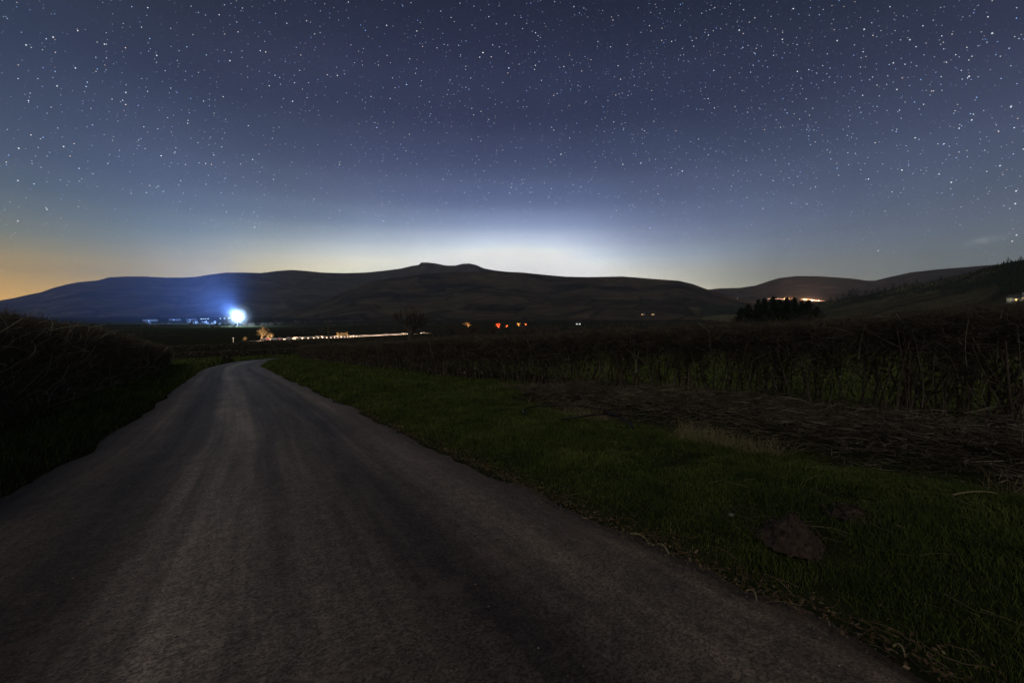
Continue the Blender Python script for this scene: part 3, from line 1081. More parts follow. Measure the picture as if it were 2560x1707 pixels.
# leaves, crumbs of soil and bits of stick swept to the lane edge
n = 2800
s_ = np.abs(rng.normal(size=n)) * 5 - .8
t_ = np.interp(s_, RE[:, 1], RE[:, 0]) + rng.normal(size=n) * .09 + .02 + vnoise(s_, s_ * 0, .9, 66) * .07
c = scatter(n, s_, t_, .105 - np.clip((t_ - 2.45) * .25, -.03, .06))
sz = rng.uniform(.004, .016, (n, 1))
a1 = unit(rng.normal(size=(n, 3)) * [1, 1, .35]) * sz
a2 = unit(rng.normal(size=(n, 3)) * [1, 1, .5]) * sz * .7
lv = np.stack([c - a1, c + a2, c + a1, c - a2], 1).reshape(-1, 3)
n2 = 260
s_ = np.abs(rng.normal(size=n2)) * 5 - .8
t_ = np.interp(s_, RE[:, 1], RE[:, 0]) + rng.normal(size=n2) * .08
A = scatter(n2, s_, t_, .11)
ang = rng.normal(size=n2) * .7 + 2.1
D = unit(np.stack([np.cos(ang), np.sin(ang), rng.normal(size=n2) * .1], -1))
A, B, C = bez(A, rng.uniform(.04, .2, n2), D, .15)
p2 = tubes(A, B, C, rng.uniform(.001, .003, n2), .001, 3, 4)
tag(mesh_obj('leaf_litter', *join([(lv, np.arange(4 * n).reshape(-1, 4)), p2]), M['leaf']), 'brown leaf litter and twigs along the right edge of the lane', 'leaf litter', kind='stuff')

# loose chippings lying on the tarmac
n = 3200
s_ = rng.uniform(.8, 14, n) ** 1.0
lane = np.interp(s_, RE[:, 1], RE[:, 0])
t_ = np.where(rng.random(n) < .6, lane - np.abs(rng.normal(size=n)) * .28, rng.uniform(-1.7, 2.3, n))
x_, y_ = st2xy(s_, t_)
tl_ = np.interp(s_, LE[:, 1], LE[:, 0])
zz_ = base_z(x_, y_) + .02 - .045 * (2 * (t_ - tl_) / (lane - tl_) - 1) ** 2 + .004
sz = rng.uniform(.0022, .0065, n)
parts = []
for q in range(n):
    parts.append(sphere((x_[q], y_[q], zz_[q]), sz[q] * np.array([1.2, 1, .7]), 4, 5, .2))
M['grit'] = mat('loose_grit', [(0, (.05, .045, .04)), (.7, (.18, .16, .135)), (1, (.42, .38, .33))], 5, island=True)
tag(mesh_obj('gravel', *join(parts), M['grit']), 'loose stone chippings scattered on the lane', 'gravel', kind='stuff')


# single pale sticks and stones one can pick out
def stick(pa, pb, r, label, up=.1, bow=.04):
    a, b = np.array(hit(*pa)), np.array(hit(*pb))
    a[2] += up
    b[2] += up
    c_ = (a + b) / 2 + [bow, bow, .03]
    o = a.copy()
    q = mesh_obj('stick', *tubes([a - o], [c_ - o], [b - o], r, r * .5, 6, 6), M['straw'])
    q.location = o
    tag(q, label, 'stick', 'pale dead sticks on the verge')


stick((1448, 1228), (1492, 1254), .007, 'pale bent stalk on the lane edge, farther one')
stick((1518, 1256), (1536, 1279), .009, 'short pale split stick standing at the lane edge', .11, .0)
stick((1716, 1360), (1738, 1384), .006, 'pale twig lying in the leaf litter, nearest the molehill', .1)
stick((2054, 1478), (2080, 1503), .007, 'pale grey stick lying in the grass near the bottom right', .08)
stick((2186, 1166), (2290, 1148), .008, 'pale bleached stem lying across the ditch edge at the right', .06)
stick((1617, 983), (1664, 995), .007, 'pale stem lying at the foot of the brushwood', .06)
for xd, yd, r, lb in ((1678, 1213, .018, 'small pale stone in the verge grass'), (92, 1172, .016, 'small pale stone on the left edge of the lane'), (1714, 1405, .014, 'small stone in the leaf litter at the lane edge')):
    x, y, z = hit(xd, yd)
    q = mesh_obj('stone', *sphere((0, 0, 0), (r * 1.4, r, r * .7), 7, 10, .07), M['stone'], smooth=True)
    q.location = (x, y, z + .06)
    tag(q, lb, 'stone')

# ------------------------------------------------------------------ molehills and the hose
def molehill(xd, yd, R0, H0, label, seed):
    x, y, z = hit(xd, yd)
    nr, na = 26, 56
    a = np.arange(na) * 2 * math.pi / na
    rr_ = np.linspace(0.01, 1, nr)
    X0, Y0 = rr_[:, None] * np.cos(a) * R0, rr_[:, None] * np.sin(a) * R0
    out = 1 + .22 * vnoise(np.cos(a) * .7, np.sin(a) * .7, .5, seed + 5)
    X0, Y0 = X0 * out, Y0 * out
    hh = H0 * (1 - rr_[:, None] ** 1.35) * (1 + .2 * vnoise(X0, Y0, .16, seed)) + vnoise(X0, Y0, .07, seed + 1, 3) * .028 * (1.1 - rr_[:, None]) + vnoise(X0, Y0, .018, seed + 2, 3) * .03 - .02
    v = np.stack([X0, Y0, hh], -1).reshape(-1, 3)
    parts = [(v, grid_faces(nr, na, True))]
    for _ in range(70):
        q = rng.random() ** .5 * R0 * 1.2
        b = rng.uniform(0, 6.28)
        parts.append(sphere((q * math.cos(b), q * math.sin(b), H0 * max(0, 1 - (q / R0) ** 1.7) + .005), rng.choice([.004, .006, .008, .013]) * np.array([1, 1, .8]), 5, 7, .25))
    o = mesh_obj('molehill', *join(parts), M['soil'])
    o.location = (x, y, z + .03)
    tag(o, label, 'molehill', 'molehills on the verge')


molehill(1815, 1260, .21, .19, 'larger crumbly brown molehill in the grass close to the lane', 70)
molehill(1948, 1206, .15, .05, 'small flattened molehill behind the larger one', 75)


def curve_tube(name, pts, r, material, label, c_):
    p = cat([tuple(q) for q in pts], 90)
    o = p[0].copy()
    tg = unit(np.gradient(p, axis=0))
    n1 = unit(np.cross(tg, [0, 0, 1.]))
    n2 = np.cross(n1, tg)
    a = np.arange(10) * 2 * math.pi / 10
    v = (p - o)[:, None] + r * (np.cos(a)[None, :, None] * n1[:, None] + np.sin(a)[None, :, None] * n2[:, None])
    q = mesh_obj(name, v, grid_faces(90, 10, True), material, smooth=True)
    q.location = o
    return tag(q, label, c_, 'black water pipe loops')


def cat3(pts):
    return pts


def hp(xd, yd, up):
    a, sl = az_slope(xd, yd)
    x, y, z = hit(xd, yd, up)
    return (x, y, z + up)


curve_tube('water_pipe', [hp(1212, 961, 0.073), hp(1203, 955, 0.095), hp(1208, 947, 0.110), hp(1240, 940, 0.133), hp(1290, 932, 0.193), hp(1340, 929, 0.215), hp(1390, 936, 0.200), hp(1430, 957, 0.133), hp(1450, 975, 0.065)], .014, M['hose'], 'black pipe in a wide loop lying on the verge grass', 'pipe')
curve_tube('water_pipe', [hp(1290, 969, 0.073), hp(1330, 963, 0.110), hp(1370, 953, 0.155), hp(1395, 950, 0.185), hp(1425, 958, 0.155), hp(1447, 978, 0.073), hp(1455, 990, 0.035)], .015, M['hose'], 'shorter arched end of black pipe in front of the wide loop', 'pipe')

# ------------------------------------------------------------------ trees
def bare_tree(loc, H0, spread, label, group, n_lv=6, seed=0, r_mul=1., mat_=None, low=.18, wide=.9):
    g = np.random.default_rng(seed)
    root = empty('bare_tree', loc, label, 'tree', group)
    segs = [[], [], [], [], []]
    tips = []
    levels = {0: segs}

    def grow(p, d, L, r, lv):
        k = 3
        mid = p + d * L * .5 + g.normal(size=3) * L * .06
        q = p + d * L + g.normal(size=3) * L * .05
        bucket = trunk if lv < 1 else crown
        bucket.append((p, mid, q, r, r * .68))
        if lv >= n_lv:
            return
        nb = 3 if lv < 2 else (2 if g.random() < .55 else 3)
        for _ in range(nb):
            nd = d * .75 + g.normal(size=3) * [spread, spread, spread * .62] + np.array([0, 0, .16])
            nd /= np.linalg.norm(nd)
            grow(q if g.random() < .75 else mid, nd, L * g.uniform(.66, .86), max(r * .6, .006 * r_mul), lv + 1)

    trunk, crown = [], []
    grow(np.zeros(3) - [0, 0, .2], np.array([0, 0, 1.]), H0 * low, H0 * .022 * r_mul, 0)
    allp = np.array([c[2] for c in crown])
    sc = H0 / max(.1, allp[:, 2].max())
    sx = wide * H0 / max(.1, 2 * np.percentile(np.hypot(allp[:, 0], allp[:, 1]), 97))
    for nm, lst, sd in (('trunk', trunk, 9), ('branch_crown', crown, 4)):
        a = [np.array([c[i] for c in lst]) for i in range(5)]
        for i in range(3):
            a[i] = a[i] * [sx, sx, sc]
        mesh_obj(nm, *tubes(a[0], a[1], a[2], a[3], a[4], 2, sd), mat_ or M['bark'], root)
    return root


x, y, z = at(943, 150)
bare_tree((x, y, z), 12.3, .52, 'large bare rounded tree against the dark hill', 'bare trees in the valley', 8, 4, 4.2, wide=.98)
for k, (xd, D, H0, lb) in enumerate(((1015, 165, 5.6, 'bare bush at the left end of the dark thicket'), (1050, 170, 6.8, 'tallest bare bush in the middle of the dark thicket'), (1090, 175, 6.4, 'bare bush in the dark thicket in front of the amber lights'), (1122, 172, 4.8, 'low bare bush at the right end of the dark thicket'))):
    bare_tree(at(xd, D), H0, .6, lb, 'bushes of the dark thicket', 7, 20 + k, 4., low=.1, wide=1.7)


def conifer(loc, H0, R0, label, group, n=900, seed=0):
    g = np.random.default_rng(seed + 500)
    root = empty('conifer_tree', loc, label, 'tree', group)
    mesh_obj('trunk', *tubes([[0, 0, -.4]], [[.05, 0, H0 * .5]], [[0, 0, H0]], H0 * .018, .02, 4, 7), M['bark'], root)
    zf = g.beta(1.1, 1.5, n) * .94 + .05
    a = g.uniform(0, 2 * math.pi, n)
    lay = 1 + .25 * np.sin(zf * 34 + a * 2)
    rr_ = R0 * (1 - zf) ** .62 * lay * g.uniform(.55, 1.1, n) * (1 + .25 * np.sin(a * 3 + seed))
    A = np.stack([0 * a, 0 * a, zf * H0 + rr_ * .12], -1)
    C = np.stack([np.cos(a) * rr_, np.sin(a) * rr_, zf * H0 - rr_ * .18 + g.normal(size=n) * .1], -1)
    tv = tubes(A, (A + C) / 2 + [0, 0, .15], C, .03, .012, 2, 3)
    k = n * 5                                    # needle sprays hanging along the boughs
    j = g.integers(0, n, k)
    u = g.uniform(.3, 1.05, (k, 1))
    c = A[j] * (1 - u) + C[j] * u + g.normal(size=(k, 3)) * .1
    sz = g.uniform(.12, .3, (k, 1)) * (H0 / 9)
    d = unit(C[j] - A[j] + g.normal(size=(k, 3)) * .5)
    w = unit(np.cross(d, g.normal(size=(k, 3)))) * sz * .35
    d = d * sz
    lv = np.stack([c - d, c + w, c + d - [0, 0, .06], c - w], 1).reshape(-1, 3)
    mesh_obj('needle_crown', *join([tv, (lv, np.arange(4 * k).reshape(-1, 4))]), M['conifer'], root)
    return root


# the clump that stands up against the lit road on the right
cl = [(1700, 150, 5.6), (1716, 146, 7.6), (1738, 152, 9.9), (1752, 144, 10.4), (1772, 150, 11.2), (1788, 155, 10.0), (1803, 147, 10.5), (1820, 152, 10.8), (1838, 145, 9.0), (1852, 151, 9.6), (1872, 153, 6.2)]
side = ['leftmost low', 'second from left', 'third from left', 'fourth from left', 'fifth from left', 'middle', 'fifth from right', 'fourth from right', 'third from right', 'second from right', 'rightmost low']
for k, (xd, D, top) in enumerate(cl):
    x, y, z = at(xd, D)
    a, sl = az_slope(xd, 683 + (10.6 - top) * 4.6)
    conifer((x, y, z), EYE + sl * D - z, 3.6 + .5 * math.sin(k * 2.3), f'{side[k]} conifer of the dark clump above the right hedge', 'conifers of the dark clump', 1000, k)


# ------------------------------------------------------------------ sight lines to the hill slopes
bpy.context.view_layer.update()
DG = bpy.context.evaluated_depsgraph_get()
TERRAIN = {'ground', 'road', 'mountain', 'hill', 'hill.001', 'hillside'}


def look(xd, yd):
    """First terrain point along the sight line through a photo point."""
    d = Vector(ray(xd, yd)).normalized()
    o = Vector((0, 0, EYE))
    for _ in range(60):
        ok, p, nrm_, idx, ob, mx = S.ray_cast(DG, o, d)
        if not ok:
            return None
        if ob.name in TERRAIN:
            return np.array(p)
        o = p + d * .3
    return None


# ------------------------------------------------------------------ valley road, with cars added to stand in for a light trail
QN = 80
qx = cat([(560, 785.5), (600, 785), (640, 784.3), (700, 781.8), (800, 776.4), (900, 771), (972, 767.2), (1010, 766)], QN)
rp = np.array([hit(*q)[:2] for q in qx])
cen = np.stack([np.interp(np.linspace(0, 1, 260), np.linspace(0, 1, QN), rp[:, i]) for i in (0, 1)], -1)
for _ in range(60):
    cen[1:-1] = (cen[:-2] + cen[2:]) / 2 * .5 + cen[1:-1] * .5
tg = unit(np.gradient(cen, axis=0))
nn = np.stack([tg[:, 1], -tg[:, 0]], -1)
zc = base_z(cen[:, 0], cen[:, 1])
zc = np.maximum(zc, gz(cen[:, 0], cen[:, 1])) + .12
zc = np.convolve(np.pad(zc, 6, 'edge'), np.ones(13) / 13, 'valid') + .1
offs = np.linspace(-3.3, 3.3, 5)
V = np.stack([cen[:, 0][:, None] + nn[:, 0][:, None] * offs, cen[:, 1][:, None] + nn[:, 1][:, None] * offs, np.repeat(zc[:, None], 5, 1)], -1)
tarmac = mat('valley_road_tarmac', [(0, (.06, .058, .055)), (1, (.11, .105, .1))], .6)
o = mesh_obj('valley_road', V, grid_faces(260, 5), tarmac)
tag(o, 'straight main road along the valley lit by car headlamps', kind='structure')
cl_ = np.concatenate([[0], np.cumsum(np.linalg.norm(np.diff(cen, axis=0), axis=1))])
print('valley road length', cl_[-1], zc[0], zc[-1])


def car_mesh():
    """Saloon body: side profile swept across with a narrower cabin."""
    prof = np.array([(-2.1, .32), (-2.12, .75), (-1.95, .93), (-1.3, .98), (-.75, 1.40), (.35, 1.44), (1.05, .98), (1.9, .84), (2.12, .66), (2.12, .32), (1.7, .24), (-1.7, .24)])
    ys = np.array([-.84, -.8, 0, .8, .84])
    v = []
    for yv in ys:
        for px_, pz in prof:
            yy = yv * (.80 if pz > 1.1 else 1.)
            zz = pz if abs(yv) < .82 else .25 + (pz - .25) * .93
            v.append((px_, yy, zz))
    v = np.array(v)
    f = grid_faces(5, len(prof), True)
    cap = []
    k = len(prof)
    for e in (0, 4):
        b = e * k
        for a_, b_, c_, d_ in ((0, 1, 10, 11), (1, 2, 9, 10), (2, 3, 6, 7), (3, 4, 5, 6), (2, 7, 8, 9)):
            cap.append([b + a_, b + b_, b + c_, b + d_])
    return v, np.vstack([f, np.array(cap)])


def make_car(head_m, tail_m, lens_r, label, group):
    root = empty('car', (0, 0, 0), label, 'car', group)
    mesh_obj('body', *car_mesh(), M['paint'], root)
    for sx in (-1.25, 1.3):
        for sy in (-.78, .78):
            a = np.arange(12) * 2 * math.pi / 12
            ring = np.stack([np.cos(a) * .31, 0 * a, np.sin(a) * .31 + .31], -1)
            v = np.stack([ring + [sx, sy - .1, 0], ring + [sx, sy + .1, 0], ring * [0, 1, 0] + [sx, sy + .1, .31], ring * [0, 1, 0] + [sx, sy - .1, .31]])
            mesh_obj('wheel', v, np.vstack([grid_faces(4, 12, True)]), M['tyre'], root)
    for sy in (-.58, .58):
        mesh_obj('headlight', *sphere((2.12, sy, .66), (lens_r * .7, lens_r, lens_r), 7, 10), head_m, root)
        mesh_obj('tail_light', *sphere((-2.12, sy, .78), (lens_r * .5, lens_r * .7, lens_r * .5), 6, 8), tail_m, root)
    return root


def copy_tree(o, parent=None):
    c_ = o.copy()
    S.collection.objects.link(c_)
    c_.parent = parent
    for ch in list(o.children):
        copy_tree(ch, c_)
    return c_


def put_car(root, u, lane, flip):
    i = np.interp(u, cl_, np.arange(260))
    p_ = [np.interp(i, np.arange(260), cen[:, 0] + nn[:, 0] * lane), np.interp(i, np.arange(260), cen[:, 1] + nn[:, 1] * lane), np.interp(i, np.arange(260), zc) + .02]
    k = int(i)
    a = math.atan2(tg[k, 1], tg[k, 0]) + (math.pi if flip else 0)
    root.location = p_
    root.rotation_euler = (0, 0, a)


Q = 'cars added to stand in for the light trail on the valley road'
LB1 = 'car with headlamps on, added to build up the light trail, farther lane of the valley road'
LB2 = 'car with headlamps on, added to build up the light trail, nearer lane of the valley road'
proto = make_car(M['head'], M['tail'], .18, LB1, Q)
u, k = 16., 0
while u < cl_[-1] - 16:
    if u < cl_[-1] * .85 or rng.random() < .4:
        c_ = proto if k == 0 else copy_tree(proto)
        put_car(c_, u, -1.65, True)
        k += 1
    u += 5.1 + rng.uniform(-.3, .5)
u = 18.6
while u < cl_[-1] * .85:
    c_ = copy_tree(proto)
    c_['label'] = LB2
    put_car(c_, u, 1.65, True)
    u += 5.2 + rng.uniform(-.3, .5)

for u in np.linspace(14, cl_[-1] - 14, 12):      # added point lamps above the road, filling the streak between the cars
    i = int(np.interp(u, cl_, np.arange(260)))
    spot('trail_glow', (cen[i, 0], cen[i, 1], zc[i] + 2.3), 1700, (1, .62, .38), rad=.4)

# headlamp beams that light the roadside trees at the two places the photo shows them
def roadside(xd, D, off=(0, 0)):
    x, y, z = at(xd, D)
    return x + off[0], y + off[1], z


RT = 'small trees lit by headlamps beside the valley road'
warm = (1, .68, .38)
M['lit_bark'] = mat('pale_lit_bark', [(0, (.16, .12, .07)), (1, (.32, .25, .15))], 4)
for k, (xd, yd0, hpx, wd, lb, lv) in enumerate(((602, 784, 23, 1.15, 'large bare tree lit golden at the left end of the light trail', 8), (563, 785, 8, 1.0, 'tiny round tree lit orange, left of the big golden tree', 6), (622, 784, 13, 1.4, 'low lit bush between the golden tree and the light trail', 7),
                                                (781, 777, 12, .95, 'left one of two round golden trees above the middle of the light trail', 7), (795, 776, 11, 1.15, 'right one of two round golden trees above the middle of the light trail', 7),
                                                (842, 774, 6, 1., 'small dim lit tree right of the two golden trees', 6), (887, 771.5, 6, 1.5, 'low dim lit bush near the right end of the light trail', 6))):
    x, y, z = hit(xd, yd0)
    dd = math.hypot(x, y)
    ux, uy = x / dd, y / dd
    back = 7.0
    x, y = x + ux * back, y + uy * back
    z = zat(x, y)
    H0 = hpx * 1.0884 / F * dd * 1.1 * 1.2
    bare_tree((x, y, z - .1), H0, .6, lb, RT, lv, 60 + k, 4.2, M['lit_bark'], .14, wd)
    pw = (5200, 900, 2600, 5200, 5200, 900, 900)[k]
    lamp = spot('headlamp_beam', (x - ux * (H0 * .6 + 2.5), y - uy * (H0 * .6 + 2.5), z + 1.2 + H0 * .1), pw, warm, (ux, uy, .32), 100, .8, .3)

# ------------------------------------------------------------------ lamp-lit foliage, cottages and far lights
def cottage(p, rz, w, d, hw, hr, wins, wm, label, door=True, chim=True, wall='wall'):
    root = empty('cottage', tuple(p), label, 'house', None, rz)
    mesh_obj('wall', *box((0, 0, hw / 2 - .6), (w / 2, d / 2, hw / 2 + .6)), M[wall], root)
    e = .3
    v = np.array([(-w / 2 - e, -d / 2 - e, hw), (w / 2 + e, -d / 2 - e, hw), (w / 2 + e, d / 2 + e, hw), (-w / 2 - e, d / 2 + e, hw), (-w / 2 - e, 0, hw + hr), (w / 2 + e, 0, hw + hr)])
    mesh_obj('gable', np.array([(-w / 2 + .01, -d / 2 + .02, hw), (-w / 2 + .01, d / 2 - .02, hw), (-w / 2 + .01, 0, hw + hr * .93), (-w / 2 + .01, 0, hw + hr * .92), (w / 2 - .01, -d / 2 + .02, hw), (w / 2 - .01, d / 2 - .02, hw), (w / 2 - .01, 0, hw + hr * .93), (w / 2 - .01, 0, hw + hr * .92)]), np.array([[0, 1, 2, 3], [4, 5, 6, 7]]), M[wall], root)
    rf = mesh_obj('roof', v, np.array([[0, 1, 5, 4], [2, 3, 4, 5]]), M['roof'], root)
    if chim:
        mesh_obj('chimney', *box((w / 2 - .7, 0, hw + hr + .35), (.4, .45, .9)), M[wall], rf)
    for wx_, wz in wins:
        q = mesh_obj('window', *box((wx_, -d / 2 - .03, wz), (.62, .05, .7)), M['white'], root)
        mesh_obj('pane', *box((wx_, -d / 2 - .10, wz), (.52, .02, .6)), wm, q)
    if door:
        mesh_obj('door', *box((wins[0][0] + 1.6, -d / 2 - .04, 1.0), (.45, .05, 1.0)), M['wood'], root)
    return root


def face(p):
    return math.atan2(-p[0], p[1]) * 1.0


for xd, yd, wins, wm, lb in ((1477, 723.5, [(-4.2, 1.6), (-2.4, 1.6)], M['amber'], 'distant cottage with two amber windows, left of the pair under the brown hill'),
                             (1500, 723.5, [(-2.5, 1.6), (-.6, 1.6), (1.5, 1.6)], M['amber'], 'distant cottage with three amber windows, right of the pair under the brown hill'),
                             (1328, 746, [(-3.6, 1.5), (-1.2, 1.5), (3.4, 1.7)], M['cool'], 'distant cottage with small white windows above the right hedge')):
    p = look(xd, yd)
    if p is not None:
        dd = math.hypot(p[0], p[1])
        k = max(1., dd / 900)
        r_ = cottage(p, face(p), 10, 6.5, 3.2, 2.4, wins, wm, lb)
        print('cottage', xd, dd)
p = look(2334, 694)
D0 = math.hypot(p[0], p[1])
r_ = cottage(p, face(p) - .5, 9, 6, 3.4, 2.6, [(1.6, 1.9)], M['amber'], 'pale lamp-lit farmhouse on the hillside at the right edge')
ux, uy = p[0] / D0, p[1] / D0
spot('porch_lamp', (-2.6, -6.5, 2.2), 220, (1, .93, .66), (.15, 1, .12), 120, 1., .2, r_)
q = look(2349, 692)
t_ = empty('yard_lamp', tuple(q), 'small yellow yard lamp right of the hillside farmhouse', 'lamp')
mesh_obj('post', *tubes([[0, 0, -.3]], [[0, 0, 1.]], [[0, 0, 2.4]], .05, .04, 2, 6), M['metal'], t_)
mesh_obj('bulb', *sphere((0, 0, 2.5), (.25, .25, .2), 6, 9), M['amber'], t_)

# trees lit red and amber by lamps behind the thicket
RB = 'foliage lit red and amber beyond the thicket'
for k, (xd, yd, hpx, wd, col, pw, lb) in enumerate(((1145, 753, 9, 1.2, (1, .10, .04), 52000, 'round bare tree lit bright red beyond the thicket'), (1163, 752, 5, 1.4, (1, .22, .06), 9000, 'low bush lit dull red right of the bright red tree'),
                                                    (1192, 749, 7, 1.3, (1, .42, .14), 16000, 'bare tree lit amber at the right of the red trees'), (1207, 748, 5, 1.1, (1, .2, .06), 9000, 'small bare tree lit red-brown, rightmost of the lit group'),
                                                    (1075, 750, 9, 2.2, (1, .5, .2), 9000, 'wide bush lit faint amber behind the dark thicket'))):
    p = look(xd, yd)
    dd = math.hypot(p[0], p[1])
    H0 = hpx * 1.0884 / F * dd * 1.25
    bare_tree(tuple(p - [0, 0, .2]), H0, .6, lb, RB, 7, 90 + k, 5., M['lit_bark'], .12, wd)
    ux, uy = p[0] / dd, p[1] / dd
    t_ = empty('garden_lamp', (p[0] - ux * H0 * .95, p[1] - uy * H0 * .95, zat(p[0] - ux * H0 * .95, p[1] - uy * H0 * .95)), 'garden lamp below the ' + lb, 'lamp')
    mesh_obj('post', *tubes([[0, 0, -.4]], [[0, 0, .5]], [[0, 0, 1.5]], .05, .04, 2, 6), M['metal'], t_)
    mesh_obj('lamp_head', *box((0, 0, 1.6), (.16, .1, .12)), M['metal'], t_)
    spot('lamp_beam', (ux * .4, uy * .4, 1.6), pw, col, (ux, uy, .35), 110, .7, .3, t_)

# cool lamps and long sheds along the foot of the ridge on the left
for k, (xd, yd, w_, lb) in enumerate(((440, 736, 3, 'faint lamp-lit farm shed far left of the floodlight'), (402, 736.5, 4, 'faint lamp-lit farm shed, second from the hedge'), (345, 738, 6, 'faint lamp-lit farm shed just above the left hedge'))):
    p = look(xd, yd)
    r_ = cottage(p, face(p), 16 + w_ * 2, 9, 3.6, 1.8, [(-3, 1.9)], M['dim'], lb, True, False, 'bark')
for k, (xd, yd) in enumerate(((462, 732.6), (467, 732.5), (472, 732.3), (478, 732.0), (506, 731.5), (516, 731.0), (526, 730.6))):
    p = look(xd, yd + 3)
    t_ = empty('street_lamp', tuple(p), 'cool white lamp in the row left of the floodlight', 'lamp', 'row of cool lamps left of the floodlight')
    hh = EYE + az_slope(xd, yd)[1] * math.hypot(p[0], p[1]) - p[2]
    mesh_obj('post', *tubes([[0, 0, -.5]], [[0, 0, hh / 2]], [[0, 0, hh]], .09, .06, 2, 6), M['metal'], t_)
    mesh_obj('bulb', *sphere((0, 0, hh), (.9, .9, .32), 6, 10), M['cyan'], t_)

# added cars standing in for the light trail at the right-hand gap
FQ = 'cars added to stand in for the light trail in the gap on the right'
fp = make_car(M['far_head'], M['far_tail'], .42, 'distant car added to build up the light trail on the mountain road behind the dark conifers', FQ)
first = True
for k, xd in enumerate(list(np.arange(1764, 1806, 3.4)) + list(np.arange(1846, 1893, 4.2))):
    yd = np.interp(xd, [1764, 1806, 1846, 1860, 1875, 1893], [686.2, 686.8, 687.0, 689.2, 690.6, 691.4])
    p = look(xd, yd)
    c_ = fp if first else copy_tree(fp)
    first = False
    if xd > 1840:
        c_['label'] = 'distant car added to build up the red and white light trail on the bend of the mountain road'
    c_.location = p
    c_.rotation_euler = (0, 0, math.atan2(-p[1], -p[0]) + (.5 if xd < 1840 else (.3 if k % 2 else math.pi - .3)))
    if k in (12, 14, 16, 18, 21):
        l = spot('lamp_throw', (0, 0, 3.2), (900000, 1300000, 700000, 400000, 400000)[(12, 14, 16, 18, 21).index(k)], (1, .42, .16) if k < 16 else (1, .5, .3), parent=c_)
p = look(1694, 686)
t_ = empty('beacon_lamp', tuple(p), 'tiny violet-white lamp on the dark slope left of the conifer clump', 'lamp')
mesh_obj('post', *tubes([[0, 0, -.5]], [[0, 0, 1.5]], [[0, 0, 3]], .08, .05, 2, 6), M['metal'], t_)
M['violet'] = mat('violet_lamp_glow', None, emit=((.6, .55, 1), 25))
mesh_obj('bulb', *sphere((0, 0, 3), (.9, .9, .7), 6, 9), M['violet'], t_)

# ------------------------------------------------------------------ poles
x, y, z = at(755, 118)
root = empty('utility_pole', (x, y, z), 'thin wooden utility pole standing in the field beyond the bend', 'pole')
hh = EYE + az_slope(755, 737)[1] * 118 - z
mesh_obj('post', *tubes([[0, 0, -.5]], [[0, 0, hh / 2]], [[0, 0, hh]], .15, .10, 3, 8), M['wood'], root)
mesh_obj('crossarm', *box((0, 0, hh - .3), (.8, .06, .06)), M['wood'], root)
for sx in (-.7, 0, .7):
    mesh_obj('insulator', *sphere((sx, 0, hh - .14), (.06, .06, .1), 5, 8), M['white'], root)
x, y, z = hit(536, 788)
root = empty('signpost', (x, y, z), 'short white roadside post with a small board, left of the lit trees', 'sign')
mesh_obj('post', *box((0, 0, 1.0), (.11, .11, 1.4)), M['white'], root)
mesh_obj('board', *box((0, -.14, 2.25), (.5, .03, .16)), M['white'], root)
spot('headlamp_beam', (x + 7, y - 6, z + 1), 2600, (1, .8, .6), (-7, 6, .5), 60, .7, .3)

# ------------------------------------------------------------------ woods and hedgerow trees
def spire(P, H, Rr):
    """Rough conifer silhouettes: three ragged cones per tree."""
    out = []
    n = len(P)
    for a0, a1, w0 in ((.06, .5, 1.), (.3, .78, .72), (.55, 1., .46)):
        A = P + np.stack([0 * H, 0 * H, H * a0], -1)
        C = P + np.stack([rng.normal(size=n) * .15, rng.normal(size=n) * .15, H * a1], -1)
        out.append(tubes(A, (A + C) / 2, C, Rr * w0 * rng.uniform(.8, 1.2, n), .03, 2, 6))
    return out


NX, NY, NZ, NA = NEAR_SURF
m_, n_ = NX.shape


def near_pt(xd, T):
    a = az_slope(xd, 690)[0]
    j = np.clip(np.interp(a, NA, np.arange(n_)), 0, n_ - 1.001)
    i = np.clip(T, 0, 1) * (m_ - 1.001)
    i0, j0 = int(i), int(j)
    u, v = i - i0, j - j0
    f_ = lambda G: (G[i0, j0] * (1 - v) + G[i0, j0 + 1] * v) * (1 - u) + (G[i0 + 1, j0] * (1 - v) + G[i0 + 1, j0 + 1] * v) * u
    return np.array([f_(NX), f_(NY), f_(NZ)])


P = []
for _ in range(9000):
    xd = rng.uniform(1880, 2480)
    T = rng.random()
    lo = np.interp(xd, [1880, 1960, 2060, 2150, 2250, 2352, 2480], [.80, .84, .85, .77, .72, .60, .55])
    lo += .03 * math.sin(xd * .045) + .03 * math.sin(xd * .13)
    if T > lo:
        P.append(near_pt(xd, T))
P = np.array(P)
n = len(P)
H = rng.uniform(2.5, 5, n)
tag(mesh_obj('woodland', *join(spire(P - [0, 0, .5], H, H * .2)), M['conifer']), 'dark conifer plantation covering the upper hillside at the right', 'woodland', kind='stuff')
TL = 'conifers along the hillside treeline'
TLX = [1908, 1921, 1936, 1950, 1958, 1967, 1988, 2003, 2015, 2031, 2050, 2078, 2104, 2158, 2310, 2338]
for k, xd in enumerate(TLX):
    p = near_pt(xd, .985 if xd > 2040 else .96)
    dd = math.hypot(p[0], p[1])
    hp_ = (11, 9, 13, 15, 18, 16, 12, 11, 12, 10, 9, 8, 9, 8, 9, 8)[k]
    names = ['first', 'second', 'third', 'fourth', 'fifth', 'sixth', 'seventh', 'eighth', 'ninth', 'tenth', 'eleventh', 'twelfth', 'thirteenth', 'fourteenth', 'fifteenth', 'sixteenth']
    conifer(tuple(p - [0, 0, .5]), hp_ * 1.0884 / F * dd * 1.2, hp_ * .0052 * dd * .1 + 1.2, f'dark conifer on the hillside treeline, {names[k]} along it from the left', TL, 160, 40 + k)
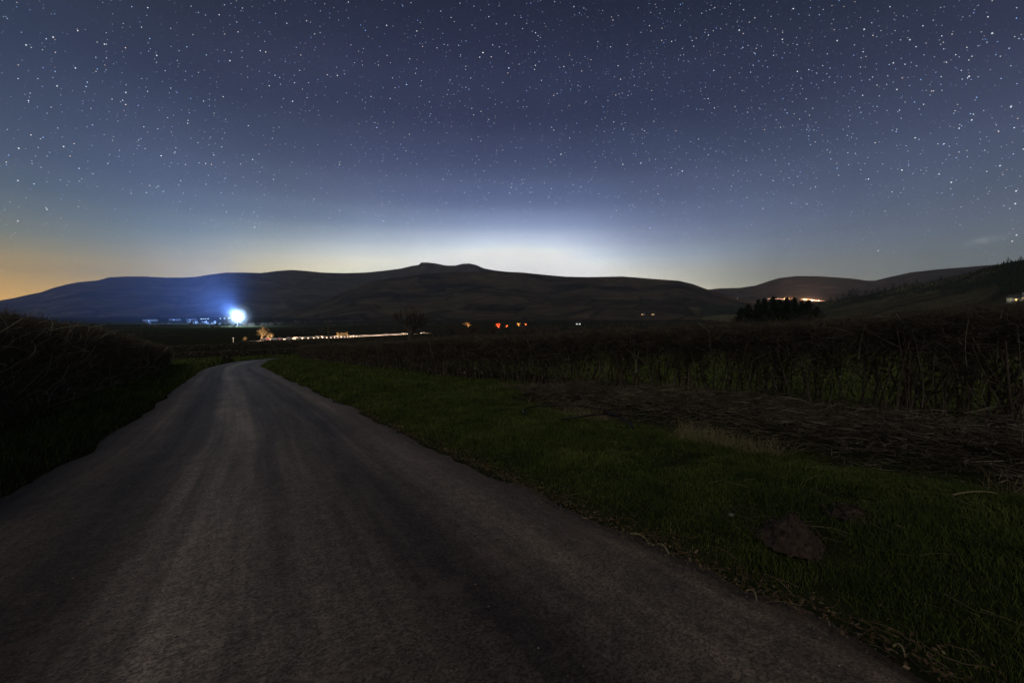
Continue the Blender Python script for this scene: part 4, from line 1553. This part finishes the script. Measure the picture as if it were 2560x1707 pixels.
# low dark wood left of the clump, at the foot of the gap
P = []
for _ in range(900):
    xd = rng.uniform(1610, 1720)
    p = look(xd, rng.uniform(704, 722) + (1720 - xd) * .02)
    if p is not None:
        P.append(p)
P = np.array(P)
dd = np.hypot(P[:, 0], P[:, 1])
H = rng.uniform(6, 11, len(P))
tag(mesh_obj('woodland', *join(spire(P - [0, 0, .5], H, H * .24)), M['conifer']), 'low dark wood left of the conifer clump at the foot of the gap', 'woodland', kind='stuff')
# hedgerows and scattered trees out in the valley fields
parts = []
for k in range(46):
    D0 = rng.uniform(260, 1450)
    a0 = rng.uniform(-.95, .75)
    hx, hy = D0 * math.sin(a0), D0 * math.cos(a0)
    th = rng.normal() * .35 + (0 if k % 4 else 1.2)
    Lh = rng.uniform(60, 260)
    nb = int(Lh / 1.6)
    u = rng.uniform(-.5, .5, nb) * Lh
    x_, y_ = hx + u * math.cos(th), hy + u * math.sin(th) + 6 * np.sin(u / 40)
    x_, y_ = x_ + rng.normal(size=nb) * .5, y_ + rng.normal(size=nb) * .5
    s_, t_ = xy2st(x_, y_)
    ok = (np.hypot(x_, y_) > 230) & (s_ > 150) & (np.min(np.hypot(x_[:, None] - cen[None, ::4, 0], y_[:, None] - cen[None, ::4, 1]), 1) > 14) & ~((np.hypot(x_, y_) < 500) & (np.arctan2(x_, y_) < -.1))
    x_, y_ = x_[ok], y_[ok]
    if len(x_) < 3:
        continue
    P = np.stack([x_, y_, gz(x_, y_)], -1)
    H = np.where(rng.random(len(x_)) < .08, rng.uniform(4, 8, len(x_)), rng.uniform(1.4, 2.4, len(x_)))
    for q in range(9):                           # each bush: a spray of upright stems
        D = unit(np.stack([rng.normal(size=len(P)) * .6, rng.normal(size=len(P)) * .6, np.ones(len(P))], -1))
        A, B, C = bez(P - [0, 0, .3], H * rng.uniform(.8, 1.1, len(P)), D, .1)
        parts.append(tubes(A, B, C, H * .07, H * .03, 2, 4))
tag(mesh_obj('hedgerow', *join(parts), M['bark']), 'dark hedgerows and trees across the valley fields', 'hedgerow', kind='stuff')
